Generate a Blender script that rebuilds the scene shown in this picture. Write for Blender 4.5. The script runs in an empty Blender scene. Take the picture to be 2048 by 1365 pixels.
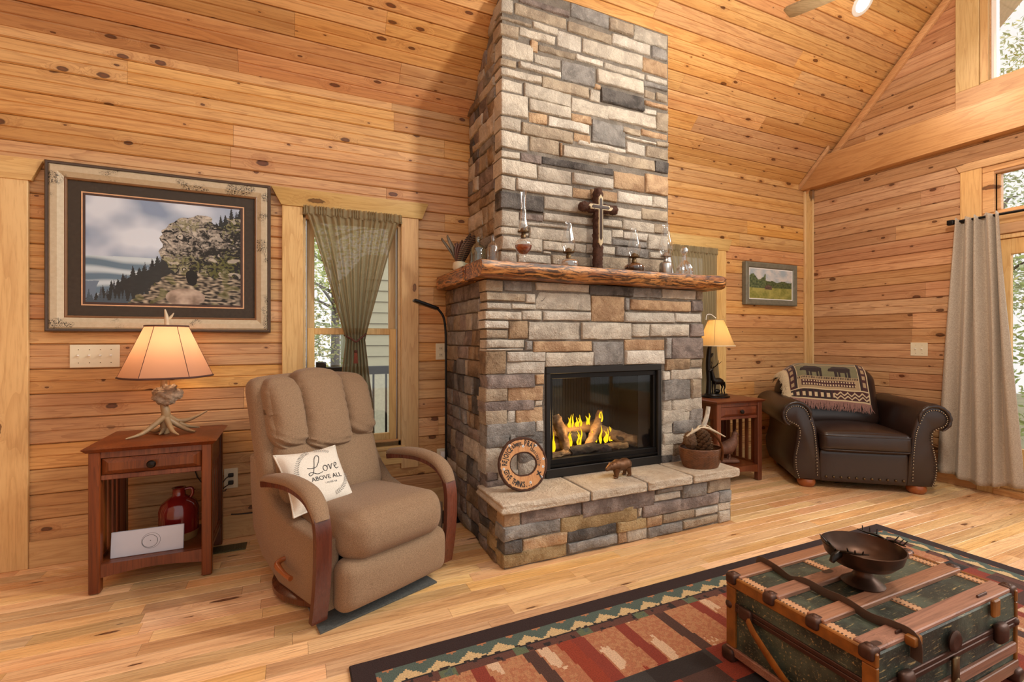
import bpy, bmesh, math, random
from mathutils import Vector, Matrix, noise
R = math.radians
random.seed(7)
sc = bpy.context.scene
COL = sc.collection

# ------------------------------------------------------------ camera, world, exposure
cam = bpy.data.objects.new('camera', bpy.data.cameras.new('camera'))
COL.objects.link(cam); sc.camera = cam
cam.location = (0, 0, 1.18)
cam.rotation_euler = (R(90), 0, R(-24.52))
cam.data.sensor_width = 36
cam.data.lens = 36 * 960 / 2048
cam.data.shift_y = -5.5 / 2048
cam.data.clip_start = 0.02
w = bpy.data.worlds.new('sky'); sc.world = w; w.use_nodes = True
WB = w.node_tree.nodes['Background']
WB.inputs[0].default_value = (1.0, 0.975, 0.94, 1)
WB.inputs[1].default_value = 0.68
sun = bpy.data.objects.new('sun', bpy.data.lights.new('sun', 'SUN')); COL.objects.link(sun)
sun.data.energy = 1.7; sun.data.angle = R(28); sun.data.color = (1.0, .96, .90)
sun.rotation_euler = Vector((-1.0, .42, -.62)).to_track_quat('-Z', 'Y').to_euler()
sc.view_settings.view_transform = 'Standard'
sc.view_settings.look = 'None'
sc.view_settings.gamma = 1
sc.view_settings.use_curve_mapping = False
sc.view_settings.exposure = 0.64
try:
    sc.cycles.max_bounces = 6; sc.cycles.transparent_max_bounces = 10; sc.cycles.glossy_bounces = 3; sc.cycles.adaptive_threshold = .02
    sc.cycles.diffuse_bounces = 4; sc.cycles.caustics_reflective = False
    sc.cycles.caustics_refractive = False; sc.cycles.sample_clamp_indirect = 6
except Exception:
    pass

# ------------------------------------------------------------ constants of the room
YW, XW, ZC, SL = 3.274, 4.86, 2.76, 1.04        # back wall, right wall, eave height, ceiling slope
TH = math.atan(SL)

# ------------------------------------------------------------ material helpers
def lin(r, g, b):
    f = lambda c: (c / 255 / 12.92) if c / 255 <= .04045 else ((c / 255 + .055) / 1.055) ** 2.4
    return (f(r), f(g), f(b), 1)
class NT:
    def __init__(s, name):
        s.m = bpy.data.materials.new(name); s.m.use_nodes = True
        s.t = s.m.node_tree; s.b = s.t.nodes['Principled BSDF']; s.o = s.t.nodes['Material Output']
    def n(s, typ, **kw):
        nd = s.t.nodes.new('ShaderNode' + typ)
        for k, v in kw.items():
            if k == 'i':
                for kk, vv in v.items(): s.put(nd.inputs[kk], vv)
            else: setattr(nd, k, v)
        return nd
    def put(s, inp, v):
        if isinstance(v, bpy.types.NodeSocket): s.t.links.new(v, inp)
        elif isinstance(v, bpy.types.Node): s.t.links.new(v.outputs[0], inp)
        else: inp.default_value = v
    def math(s, op, a, b=0.0, c=0.0, clamp=False):
        nd = s.n('Math', operation=op, use_clamp=clamp)
        for k, v in enumerate((a, b, c)): s.put(nd.inputs[k], v)
        return nd.outputs[0]
    def vmul(s, a, b):
        nd = s.n('VectorMath', operation='MULTIPLY'); s.put(nd.inputs[0], a); s.put(nd.inputs[1], b); return nd.outputs[0]
    def vadd(s, a, b):
        nd = s.n('VectorMath', operation='ADD'); s.put(nd.inputs[0], a); s.put(nd.inputs[1], b); return nd.outputs[0]
    def mix(s, f, a, b, blend='MIX'):
        nd = s.n('Mix', data_type='RGBA', blend_type=blend)
        s.put(nd.inputs[0], f); s.put(nd.inputs[6], a); s.put(nd.inputs[7], b); return nd.outputs[2]
    def noise(s, v, scale, detail=3, rough=.55, dist=0.0):
        return s.n('TexNoise', i={'Vector': v, 'Scale': scale, 'Detail': detail, 'Roughness': rough, 'Distortion': dist}).outputs[0]
    def ramp(s, f, stops):
        nd = s.n('ValToRGB'); cr = nd.color_ramp
        while len(cr.elements) < len(stops): cr.elements.new(.5)
        for e, (p, c) in zip(cr.elements, stops):
            e.position = p; e.color = c if len(c) == 4 else (*c, 1)
        s.put(nd.inputs[0], f); return nd.outputs[0]
    def rng(s, v, a, b, c=0.0, d=1.0, smooth=True):
        nd = s.n('MapRange', interpolation_type='SMOOTHSTEP' if smooth else 'LINEAR')
        for k, x in enumerate((v, a, b, c, d)): s.put(nd.inputs[k], x)
        return nd.outputs[0]
    def bump(s, h, strength=.3, dist=.01):
        nd = s.n('Bump', i={'Strength': strength, 'Distance': dist, 'Height': h}); s.put(s.b.inputs['Normal'], nd.outputs[0])
    def set(s, **kw):
        for k, v in kw.items(): s.put(s.b.inputs[k.replace('_', ' ')], v)
    def pos(s): return s.n('NewGeometry').outputs['Position']
    def obj(s): return s.n('TexCoord').outputs['Object']
    def rnd(s): return s.n('ObjectInfo').outputs['Random']
    def out(s, sh): s.put(s.o.inputs[0], sh)

def plain(name, c, rough=.5, metal=0.0, spec=.5, noise=.12, nscale=30, bump=0.0, coat=0.0, sheen=0.0):
    k = NT(name); v = k.obj()
    nz = k.noise(v, nscale, 4)
    dark = tuple(x * (1 - noise * 2) for x in c[:3]) + (1,); lite = tuple(min(1, x * (1 + noise * 2)) for x in c[:3]) + (1,)
    k.set(Base_Color=k.mix(nz, dark, lite), Roughness=rough, Metallic=metal)
    k.b.inputs['Specular IOR Level'].default_value = spec
    k.b.inputs['Coat Weight'].default_value = coat
    k.b.inputs['Sheen Weight'].default_value = sheen
    if bump: k.bump(k.noise(v, nscale * 2, 5), bump, .004)
    return k.m

def pine(name, axis, c1, c2, c3, rough=.42, knots=.42, vary=.15, world=True, kscale=(4.2, 8.4), across=10.0, hue=.012):
    """board wood; axis = grain direction x, y or z"""
    k = NT(name)
    p = k.pos() if world else k.obj()
    r = k.rnd()
    off = k.math('MULTIPLY', r, 41.0)
    cx = k.n('CombineXYZ', i={'X': off, 'Y': k.math('MULTIPLY', r, 17.3), 'Z': k.math('MULTIPLY', r, 29.1)})
    q = k.vadd(p, cx.outputs[0])
    sp = k.n('SeparateXYZ', i={0: p}); X, Y, Z = sp.outputs
    al = {'x': X, 'y': Y, 'z': Z}[axis]
    ac = {'x': k.math('SUBTRACT', Z, Y), 'y': Z, 'z': k.math('ADD', X, Y)}[axis]
    kv = k.n('CombineXYZ', i={'X': k.math('ADD', k.math('MULTIPLY', al, kscale[0]), off), 'Y': k.math('ADD', k.math('MULTIPLY', ac, kscale[1]), off), 'Z': 0.0}).outputs[0]
    vo = k.n('TexVoronoi', voronoi_dimensions='2D', feature='F1', i={'Vector': kv, 'Scale': 1.0})
    wob = k.noise(q, 45, 1)
    d = k.math('ADD', vo.outputs['Distance'], k.math('MULTIPLY', k.math('SUBTRACT', wob, .5), .06))
    gate = k.rng(k.n('SeparateColor', i={0: vo.outputs['Color']}).outputs[0], 1 - knots - .02, 1 - knots + .02)
    size = k.math('ADD', .035, k.math('MULTIPLY', k.math('POWER', k.n('SeparateColor', i={0: vo.outputs['Color']}).outputs[1], 2.0), .13))
    knot = k.math('MULTIPLY', gate, k.rng(d, size, k.math('MULTIPLY', size, .72)))
    halo = k.math('MULTIPLY', gate, k.rng(d, k.math('MULTIPLY', size, 3.2), .02))
    sc_ = {'x': (.6, across, across), 'y': (across, .6, across), 'z': (across, across, .6)}[axis]
    g = k.vmul(q, sc_)
    # let the grain flow round the knots
    g = k.vadd(g, k.vmul(k.n('CombineXYZ', i={0: halo, 1: halo, 2: halo}).outputs[0], (.6, .6, .6)))
    big = k.noise(g, .55, 2, .5, .4)
    fine = k.noise(g, 12.5, 3, .65)
    wv = k.n('TexNoise', i={'Vector': g, 'Scale': 1.6, 'Detail': 1, 'Distortion': .5}).outputs[0]
    rings = k.math('FRACT', k.math('MULTIPLY', wv, 7.0))
    rings = k.rng(rings, .55, .98, 0, 1)
    col = k.mix(k.rng(big, .3, .7), c1, c2)
    col = k.mix(k.math('MULTIPLY', rings, .34), col, c3)
    col = k.mix(k.math('MULTIPLY', k.rng(fine, .42, .78), .5), col, c3)
    col = k.mix(k.math('MULTIPLY', halo, .30), col, c3)
    kd = tuple(x * .22 for x in c3[:3]) + (1,)
    col = k.mix(k.math('MULTIPLY', knot, .92), col, k.mix(k.rng(d, 0.0, size), (c3[0] * .5, c3[1] * .4, c3[2] * .32, 1), kd))
    hs = k.n('HueSaturation', i={'Hue': k.math('ADD', .5 - hue / 2, k.math('MULTIPLY', k.math('FRACT', k.math('MULTIPLY', r, 7.7)), hue)),
                                  'Saturation': k.math('ADD', .93, k.math('MULTIPLY', k.math('FRACT', k.math('MULTIPLY', r, 3.3)), .12)),
                                  'Value': k.math('ADD', 1 - vary, k.math('MULTIPLY', r, 2 * vary)), 'Color': col})
    k.set(Base_Color=hs.outputs[0], Roughness=k.math('ADD', rough, k.math('MULTIPLY', fine, .12)))
    return k.m

def stone(name, c, c2, vary=.12):
    k = NT(name); r = k.rnd(); off = k.math('MULTIPLY', r, 60.0)
    q = k.vadd(k.pos(), k.n('CombineXYZ', i={0: off, 1: off, 2: off}).outputs[0])
    a = k.noise(q, 9, 3, .6, .6); b = k.noise(q, 130, 2, .7); e = k.noise(q, 34, 4, .7)
    col = k.mix(k.rng(a, .34, .66), c, c2)
    col = k.mix(k.math('MULTIPLY', k.rng(b, .52, .74), .34), col, tuple(x * .55 for x in c[:3]) + (1,))
    col = k.mix(k.math('MULTIPLY', k.rng(e, .55, .72), .4), col, tuple(min(1, x * 1.5 + .03) for x in c2[:3]) + (1,))
    hs = k.n('HueSaturation', i={'Value': k.math('ADD', 1 - vary, k.math('MULTIPLY', r, 2 * vary)), 'Color': col})
    k.set(Base_Color=hs.outputs[0], Roughness=.85)
    k.b.inputs['Specular IOR Level'].default_value = .3
    k.bump(k.math('ADD', k.math('MULTIPLY', e, 1.0), k.math('MULTIPLY', b, .3)), .95, .018)
    return k.m

def fabric(name, c, c2, scale=420, rough=.9, sheen=.25, bump=.5):
    k = NT(name); v = k.obj()
    a = k.noise(k.vmul(v, (1, 1, .35)), scale, 2); b = k.noise(k.vmul(v, (.35, .35, 1)), scale, 2)
    h = k.math('MULTIPLY', k.math('ADD', a, b), .5)
    big = k.noise(v, 6, 3)
    col = k.mix(k.rng(h, .38, .62), c, c2)
    col = k.mix(k.math('MULTIPLY', big, .18), col, c)
    k.set(Base_Color=col, Roughness=rough); k.b.inputs['Sheen Weight'].default_value = sheen
    k.b.inputs['Specular IOR Level'].default_value = .2
    k.bump(h, bump, .0015)
    return k.m

def thin_glass(name, tint=(1, 1, 1, 1), refl=1.0, rough=0.02, base=.04):
    k = NT(name)
    tr = k.n('BsdfTransparent', i={0: tint}); gl = k.n('BsdfGlossy', i={0: (1, 1, 1, 1), 'Roughness': rough})
    lw = k.n('LayerWeight', i={'Blend': .25})
    f = k.math('ADD', base, k.math('MULTIPLY', lw.outputs['Facing'], .5 * refl), clamp=True)
    mx = k.n('MixShader', i={0: f, 1: tr.outputs[0], 2: gl.outputs[0]}); k.out(mx.outputs[0])
    return k.m

def shade_mat(name, c, trans, tc):
    k = NT(name)
    d = k.n('BsdfDiffuse', i={0: c}); t = k.n('BsdfTranslucent', i={0: tc})
    mx = k.n('MixShader', i={0: trans, 1: d.outputs[0], 2: t.outputs[0]}); k.out(mx.outputs[0]); return k.m

def sheer(name, c, tr=.25):
    k = NT(name); v = k.obj(); nz = k.noise(v, 500, 2)
    col = k.mix(nz, tuple(x * .75 for x in c[:3]) + (1,), c)
    d = k.n('BsdfDiffuse', i={0: col}); t = k.n('BsdfTranslucent', i={0: col}); tp = k.n('BsdfTransparent', i={0: (1, .98, .93, 1)})
    m1 = k.n('MixShader', i={0: .5, 1: d.outputs[0], 2: t.outputs[0]})
    m2 = k.n('MixShader', i={0: tr, 1: m1.outputs[0], 2: tp.outputs[0]}); k.out(m2.outputs[0]); return k.m

def vcol(name, rough=.9, speck=0.0, sscale=160, bump=0.0, coat=0.0, sheen=0.0):
    k = NT(name); a = k.n('VertexColor', layer_name='col')
    col = a.outputs[0]; v = k.obj()
    if speck:
        nz = k.noise(v, sscale, 3, .7)
        col = k.mix(1.0, col, k.ramp(nz, [(.3, (1 - speck,) * 3), (.7, (1 + 0 * speck,) * 3)]), 'MULTIPLY')
    k.set(Base_Color=col, Roughness=rough); k.b.inputs['Coat Weight'].default_value = coat
    k.b.inputs['Coat Roughness'].default_value = .02; k.b.inputs['Sheen Weight'].default_value = sheen
    if bump: k.bump(k.noise(v, sscale, 2), bump, .004)
    return k.m

def emit(name, c, s):
    k = NT(name); e = k.n('Emission', i={0: c, 1: s}); k.out(e.outputs[0])
    try: k.m.cycles.emission_sampling = 'NONE'
    except Exception: pass
    return k.m

# ------------------------------------------------------------ mesh helpers
class MB:
    def __init__(s): s.v = []; s.f = []; s.uvcol = None
    def add(s, vs, fs, M=None):
        o = len(s.v)
        s.v += [tuple(M @ Vector(p)) if M is not None else tuple(p) for p in vs]
        s.f += [tuple(i + o for i in f) for f in fs]; return s
    def box(s, x0, x1, y0, y1, z0, z1, bev=0.0, M=None):
        if bev <= 0:
            vs = [(x, y, z) for x in (x0, x1) for y in (y0, y1) for z in (z0, z1)]
            fs = [(0, 1, 3, 2), (4, 6, 7, 5), (0, 4, 5, 1), (2, 3, 7, 6), (0, 2, 6, 4), (1, 5, 7, 3)]
            return s.add(vs, fs, M)
        bm = bmesh.new(); bmesh.ops.create_cube(bm, size=1.0)
        for v in bm.verts: v.co = ((x0 + x1) / 2 + v.co.x * (x1 - x0), (y0 + y1) / 2 + v.co.y * (y1 - y0), (z0 + z1) / 2 + v.co.z * (z1 - z0))
        bev = min(bev, .45 * min(x1 - x0, y1 - y0, z1 - z0))
        bmesh.ops.bevel(bm, geom=list(bm.edges), offset=bev, segments=2 if bev > .004 else 1, affect='EDGES', profile=.5)
        bm.verts.index_update()
        s.add([v.co[:] for v in bm.verts], [tuple(v.index for v in f.verts) for f in bm.faces], M); bm.free(); return s
    def lathe(s, prof, n=24, M=None, sx=1.0, sy=1.0, cap=True):
        vs = []; fs = []
        for r, z in prof:
            for k in range(n):
                a = 2 * math.pi * k / n; vs.append((r * math.cos(a) * sx, r * math.sin(a) * sy, z))
        m = len(prof)
        for j in range(m - 1):
            for k in range(n):
                fs.append((j * n + k, j * n + (k + 1) % n, (j + 1) * n + (k + 1) % n, (j + 1) * n + k))
        if cap:
            if prof[0][0] > 1e-5: fs.append(tuple(range(n))[::-1])
            if prof[-1][0] > 1e-5: fs.append(tuple((m - 1) * n + k for k in range(n)))
        return s.add(vs, fs, M)
    def tube(s, pts, rad, n=8, M=None, cap=True, flat=None):
        """tube along points; rad a number or list; flat=(a,b) gives an oval section: a along the up direction"""
        P = [Vector(p) for p in pts]; m = len(P)
        if not hasattr(rad, '__len__'): rad = [rad] * m
        T = []
        for i in range(m):
            t = (P[min(i + 1, m - 1)] - P[max(i - 1, 0)])
            T.append(t.normalized() if t.length > 1e-9 else Vector((0, 0, 1)))
        up = Vector((0, 0, 1)) if abs(T[0].z) < .9 else Vector((1, 0, 0))
        a = (up - T[0] * up.dot(T[0])).normalized(); vs = []; fs = []
        for i in range(m):
            a = (a - T[i] * a.dot(T[i])); a = a.normalized() if a.length > 1e-6 else T[i].orthogonal().normalized()
            b = T[i].cross(a)
            fa, fb = flat if flat else (1, 1)
            for k in range(n):
                th = 2 * math.pi * k / n
                vs.append(tuple(P[i] + a * (math.cos(th) * rad[i] * fa) + b * (math.sin(th) * rad[i] * fb)))
        for i in range(m - 1):
            for k in range(n): fs.append((i * n + k, i * n + (k + 1) % n, (i + 1) * n + (k + 1) % n, (i + 1) * n + k))
        if cap: fs.append(tuple(range(n))[::-1]); fs.append(tuple((m - 1) * n + k for k in range(n)))
        return s.add(vs, fs, M)
    def ext(s, poly, d0, d1, axis='y', bev=0.0, M=None):
        """polygon (a,b) extruded along an axis: y -> (a,d,b), x -> (d,a,b), z -> (a,b,d)"""
        n = len(poly)
        put = {'y': lambda p, d: (p[0], d, p[1]), 'x': lambda p, d: (d, p[0], p[1]), 'z': lambda p, d: (p[0], p[1], d)}[axis]
        rings = [(d0, 0.0), (d1, 0.0)]
        if bev:
            sg = 1 if d1 > d0 else -1
            rings = [(d0, bev), (d0 + sg * bev * .3, bev * .3), (d0 + sg * bev, 0), (d1 - sg * bev, 0), (d1 - sg * bev * .3, bev * .3), (d1, bev)]
        cx = sum(p[0] for p in poly) / n; cy = sum(p[1] for p in poly) / n
        ar = sum(poly[i][0] * poly[(i + 1) % n][1] - poly[(i + 1) % n][0] * poly[i][1] for i in range(n))
        nrm = []
        for i in range(n):
            p0, p1, p2 = poly[i - 1], poly[i], poly[(i + 1) % n]
            e1 = Vector((p1[0] - p0[0], p1[1] - p0[1])); e2 = Vector((p2[0] - p1[0], p2[1] - p1[1]))
            e1 = e1.normalized() if e1.length else e1; e2 = e2.normalized() if e2.length else e2
            nn = Vector((e1.y + e2.y, -e1.x - e2.x)); nn = nn.normalized() if nn.length > 1e-6 else Vector((0, 0))
            nrm.append(nn if ar > 0 else -nn)
        vs = []; fs = []
        for d, ins in rings:
            for p, nn in zip(poly, nrm): vs.append(put((p[0] - nn.x * ins, p[1] - nn.y * ins), d))
        for j in range(len(rings) - 1):
            for i in range(n): fs.append((j * n + i, j * n + (i + 1) % n, (j + 1) * n + (i + 1) % n, (j + 1) * n + i))
        fs.append(tuple(range(n))[::-1]); fs.append(tuple((len(rings) - 1) * n + i for i in range(n)))
        return s.add(vs, fs, M)
    def grid(s, fn, nu, nv, M=None, wrap=False):
        vs = [fn(i / nu, j / nv) for j in range(nv + 1) for i in range(nu + 1)]
        fs = [(j * (nu + 1) + i, j * (nu + 1) + i + 1, (j + 1) * (nu + 1) + i + 1, (j + 1) * (nu + 1) + i) for j in range(nv) for i in range(nu)]
        return s.add(vs, fs, M)
    def ball(s, c, r, nu=12, nv=8, M=None):
        if not hasattr(r, '__len__'): r = (r, r, r)
        vs = [(c[0], c[1], c[2] - r[2])]; fs = []
        for j in range(1, nv):
            ph = math.pi * j / nv
            for k in range(nu):
                a = 2 * math.pi * k / nu
                vs.append((c[0] + r[0] * math.sin(ph) * math.cos(a), c[1] + r[1] * math.sin(ph) * math.sin(a), c[2] - r[2] * math.cos(ph)))
        vs.append((c[0], c[1], c[2] + r[2])); e = len(vs) - 1
        for k in range(nu): fs.append((0, 1 + (k + 1) % nu, 1 + k))
        for j in range(nv - 2):
            for k in range(nu): fs.append((1 + j * nu + k, 1 + j * nu + (k + 1) % nu, 1 + (j + 1) * nu + (k + 1) % nu, 1 + (j + 1) * nu + k))
        for k in range(nu): fs.append((e, e - nu + k, e - nu + (k + 1) % nu))
        return s.add(vs, fs, M)
    def cushion(s, x0, x1, y0, y1, z0, z1, r=.03, puff=(0, 0, 0), n=10, fn=None, M=None):
        hx, hy, hz = (x1 - x0) / 2, (y1 - y0) / 2, (z1 - z0) / 2; c = ((x0 + x1) / 2, (y0 + y1) / 2, (z0 + z1) / 2)
        r = min(r, hx * .98, hy * .98, hz * .98); key = {}; vs = []; fs = []
        def vert(u):
            kk = tuple(round(t, 4) for t in u)
            if kk in key: return key[kk]
            p = [u[0] * hx, u[1] * hy, u[2] * hz]; q = [max(-h + r, min(h - r, t)) for t, h in zip(p, (hx, hy, hz))]
            d = Vector([a - b for a, b in zip(p, q)])
            if d.length > 1e-9: d = d.normalized() * r
            o = [q[i] + d[i] for i in range(3)]
            if d.length < 1e-9: o = p
            for i in range(3):
                a, b = [t for t in range(3) if t != i]
                o[i] += math.copysign(1, u[i]) * puff[i] * (1 - u[a] ** 2) * (1 - u[b] ** 2) * abs(u[i])
            o = [o[i] + c[i] for i in range(3)]
            if fn: o = fn(*o)
            key[kk] = len(vs); vs.append(tuple(o)); return key[kk]
        # spacing denser near the edges
        ts = [math.sin(math.pi / 2 * (2 * i / n - 1)) for i in range(n + 1)]
        for ax in range(3):
            for sg in (-1, 1):
                a, b = [t for t in range(3) if t != ax]
                for i in range(n):
                    for j in range(n):
                        q = []
                        for (ii, jj) in ((i, j), (i + 1, j), (i + 1, j + 1), (i, j + 1)):
                            u = [0, 0, 0]; u[ax] = sg; u[a] = ts[ii]; u[b] = ts[jj]; q.append(vert(u))
                        flip = (sg < 0) ^ (ax == 1)
                        fs.append(tuple(q[::-1] if flip else q))
        return s.add(vs, fs, M)
    def mesh(s, name, smooth=35):
        me = bpy.data.meshes.new(name); me.from_pydata(s.v, [], s.f); me.validate(); me.update()
        if smooth:
            me.shade_smooth()
            try: me.set_sharp_from_angle(angle=R(smooth))
            except Exception: pass
        return me
    def build(s, name, mat, parent=None, smooth=35, loc=None, rz=None, fix=True):
        me = s.mesh(name, smooth)
        if fix:
            bm = bmesh.new(); bm.from_mesh(me); bmesh.ops.recalc_face_normals(bm, faces=bm.faces); bm.to_mesh(me); bm.free()
        me.materials.append(mat); o = bpy.data.objects.new(name, me); COL.objects.link(o)
        if parent: o.parent = parent
        if loc: o.location = loc
        if rz is not None: o.rotation_euler = (0, 0, rz)
        return o

def tag(o, label, cat, group=None, kind=None):
    o['label'] = label; o['category'] = cat
    if group: o['group'] = group
    if kind: o['kind'] = kind
    return o
def thing(name, loc, label, cat, rz=0.0, group=None):
    o = bpy.data.objects.new(name, None); COL.objects.link(o); o.location = loc; o.rotation_euler = (0, 0, rz)
    o.empty_display_size = .05
    return tag(o, label, cat, group)
def struct(o, label, cat=None):
    o['kind'] = 'structure'; o['label'] = label
    if cat: o['category'] = cat
    return o
def sempty(name, loc, label, cat):
    o = bpy.data.objects.new(name, None); COL.objects.link(o); o.location = loc; o.empty_display_size = .05
    return struct(o, label, cat)
def share(name, me, parent, loc, rot=(0, 0, 0), scale=(1, 1, 1)):
    o = bpy.data.objects.new(name, me); COL.objects.link(o); o.parent = parent
    o.location = loc; o.rotation_euler = rot; o.scale = scale; return o
def text_mesh(txt, size, ext=.0006, bold=0.0):
    cu = bpy.data.curves.new('lettering', 'FONT'); cu.body = txt; cu.size = size; cu.extrude = ext
    cu.offset = bold * size; cu.align_x = 'CENTER'; cu.align_y = 'CENTER'; cu.resolution_u = 3
    ob = bpy.data.objects.new('lettering', cu); COL.objects.link(ob)
    bpy.context.view_layer.update(); dg = bpy.context.evaluated_depsgraph_get()
    me = bpy.data.meshes.new_from_object(ob.evaluated_get(dg)); bpy.data.objects.remove(ob); bpy.data.curves.remove(cu)
    return me
def lettering(txt, size, mat, parent, M, name='lettering'):
    me = text_mesh(txt, size, bold=.022); me.materials.clear(); me.materials.append(mat)
    o = bpy.data.objects.new(name, me); COL.objects.link(o); o.parent = parent; o.matrix_local = M; return o
def smooth_path(pts, k=6):
    """Catmull-Rom through points"""
    P = [Vector(p) for p in pts]; out = []
    for i in range(len(P) - 1):
        p0, p1, p2, p3 = P[max(i - 1, 0)], P[i], P[i + 1], P[min(i + 2, len(P) - 1)]
        for j in range(k):
            t = j / k
            out.append(.5 * ((2 * p1) + (-p0 + p2) * t + (2 * p0 - 5 * p1 + 4 * p2 - p3) * t * t + (-p0 + 3 * p1 - 3 * p2 + p3) * t ** 3))
    out.append(P[-1]); return [tuple(p) for p in out]
def interp(rs, n):
    out = []
    for i in range(n):
        t = i / (n - 1) * (len(rs) - 1); a = int(min(t, len(rs) - 2)); out.append(rs[a] + (rs[a + 1] - rs[a]) * (t - a))
    return out
def ctube(mb, pts, rs, n=8, k=6, M=None, flat=None):
    p = smooth_path(pts, k); return mb.tube(p, interp(rs, len(p)) if hasattr(rs, '__len__') else rs, n, M, flat=flat)
def colour_grid(mb_fn, nu, nv, col_fn, name, mat, parent=None, smooth=35):
    """a grid surface with a colour for every face, read by vcol materials"""
    mb = MB().grid(mb_fn, nu, nv); me = mb.mesh(name, smooth)
    at = me.color_attributes.new('col', 'FLOAT_COLOR', 'CORNER'); data = []
    for j in range(nv):
        for i in range(nu):
            c = col_fn((i + .5) / nu, (j + .5) / nv); data += list(c[:3]) + [1.0]
            data += data[-4:] + data[-4:] + data[-4:]
    at.data.foreach_set('color', data)
    me.materials.append(mat); o = bpy.data.objects.new(name, me); COL.objects.link(o)
    if parent: o.parent = parent
    return o

# ------------------------------------------------------------ materials
PX = pine('pine_boards', 'x', lin(220, 172, 114), lin(202, 146, 86), lin(150, 90, 44))
PY = pine('pine_boards_gable', 'y', lin(206, 162, 120), lin(186, 136, 94), lin(138, 84, 50))
PZ = pine('pine_trim_upright', 'z', lin(222, 188, 130), lin(212, 172, 110), lin(178, 128, 72), knots=.2, kscale=(1.6, 5), across=8)
PTX = pine('pine_trim_level', 'x', lin(222, 188, 130), lin(212, 172, 110), lin(178, 128, 72), knots=.25, kscale=(1.6, 5), across=8)
PTY = pine('pine_trim_gable', 'y', lin(214, 170, 120), lin(200, 152, 102), lin(166, 114, 70), knots=.3, kscale=(1.4, 4), across=8)
FLOOR = pine('floor_boards', 'x', lin(242, 204, 152), lin(226, 176, 120), lin(150, 98, 60), rough=.22, knots=.14, vary=.22, kscale=(2.0, 11), across=12, hue=.02)
CHERRY = pine('cherry_wood', 'z', lin(124, 64, 30), lin(98, 45, 19), lin(54, 22, 10), rough=.28, knots=0.0, vary=.06, world=False, across=14)
ARMWOOD = pine('bent_arm_wood', 'z', lin(112, 58, 32), lin(86, 40, 22), lin(52, 22, 14), rough=.22, knots=0.0, vary=.05, world=False, across=20)
def streaky(name, axis):
    k = NT(name); v = k.pos(); sc_ = {'x': (1.6, 14, 22), 'y': (14, 1.6, 22)}[axis]
    q = k.vmul(v, sc_); q = k.vadd(q, k.vmul(k.n('TexNoise', i={'Vector': v, 'Scale': 5.0, 'Detail': 2}).outputs[1], (.4, .4, 1.1)))
    a = k.noise(q, 1.6, 6, .68); b = k.noise(q, 4.2, 5, .72); c_ = k.noise(v, 3.2, 3)
    col = k.mix(k.rng(a, .34, .62), lin(122, 66, 30), lin(206, 146, 84)); col = k.mix(k.math('MULTIPLY', k.rng(c_, .5, .7), .5), col, lin(190, 112, 48))
    col = k.mix(k.math('MULTIPLY', k.rng(b, .46, .56), .92), col, lin(40, 21, 13)); col = k.mix(k.math('MULTIPLY', k.rng(a, .60, .72), .6), col, lin(224, 184, 132))
    k.set(Base_Color=col, Roughness=.32); k.bump(b, .35, .006); return k.m
MANTEL = streaky('live_edge_wood', 'x')
STN = {'c': stone('stone_cream', lin(178, 168, 154), lin(206, 196, 180)), 'k': stone('stone_pale', lin(192, 183, 170), lin(216, 208, 195)),
       't': stone('stone_tan', lin(148, 133, 115), lin(178, 162, 140)), 'r': stone('stone_rust', lin(162, 130, 100), lin(194, 164, 130)),
       'g': stone('stone_grey', lin(124, 120, 116), lin(158, 153, 147)), 'd': stone('stone_dark', lin(70, 66, 64), lin(106, 101, 97)),
       'm': stone('stone_mauve', lin(112, 100, 95), lin(154, 140, 132)), 'b': stone('stone_brown', lin(116, 96, 76), lin(162, 138, 110)),
       'y': stone('stone_gold', lin(146, 122, 86), lin(180, 156, 116))}
MORTAR = stone('mortar', lin(116, 108, 99), lin(136, 127, 116), 0)
SLAB = stone('hearth_stone', lin(196, 178, 156), lin(212, 198, 178), .05)
BLACK = plain('black_metal', lin(26, 25, 25), .38, .6, noise=.1)
FBLACK = plain('firebox_black', lin(34, 32, 31), .45, .3, noise=.15)
FINNER = plain('firebox_inner', lin(20, 19, 18), .8, noise=.2)
GLASS = thin_glass('window_glass', (1, 1, 1, 1), .5, .0)
FGLASS = thin_glass('firebox_glass', (.9, .9, .9, 1), .16, .03, .008)
CLEAR = thin_glass('clear_glass', (.95, .95, .94, 1), 1.2, .03, .06)
GREENGL = thin_glass('green_tinted_glass', (.70, .80, .74, 1), 1.1, .03, .08)
AMBERGL = thin_glass('amber_glass', (.62, .36, .16, 1), 1.0, .03, .08)
OIL = thin_glass('amber_oil', (.60, .24, .08, 1), .4, .1, .06)
OILD = thin_glass('dark_oil', (.22, .10, .05, 1), .4, .1, .06)
CRYSTAL = thin_glass('cut_crystal', (.86, .83, .83, 1), 1.6, .06, .18)
PEWTER = plain('pewter', lin(168, 162, 156), .3, .9, noise=.08)
BRASS = plain('aged_brass', lin(104, 84, 58), .42, .85, noise=.2)
BRONZE = plain('dark_bronze', lin(74, 52, 40), .38, .75, noise=.22, nscale=18)
BRONZE2 = plain('brown_bronze', lin(112, 78, 52), .42, .6, noise=.25, nscale=40, bump=.3)
BLKBR = plain('black_bronze', lin(36, 30, 26), .3, .7, noise=.3, nscale=40)
PLATE = plain('ivory_plastic', lin(226, 216, 188), .4, noise=.02)
SLOT = plain('dark_slot', lin(40, 36, 32), .6)
WHITE = plain('white_enamel', lin(238, 236, 232), .4, noise=.02)
ANTLER = plain('antler', lin(158, 130, 94), .45, noise=.22, nscale=22, bump=.3)
ANTLERP = plain('pale_antler', lin(196, 178, 150), .5, noise=.18, nscale=22)
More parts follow.
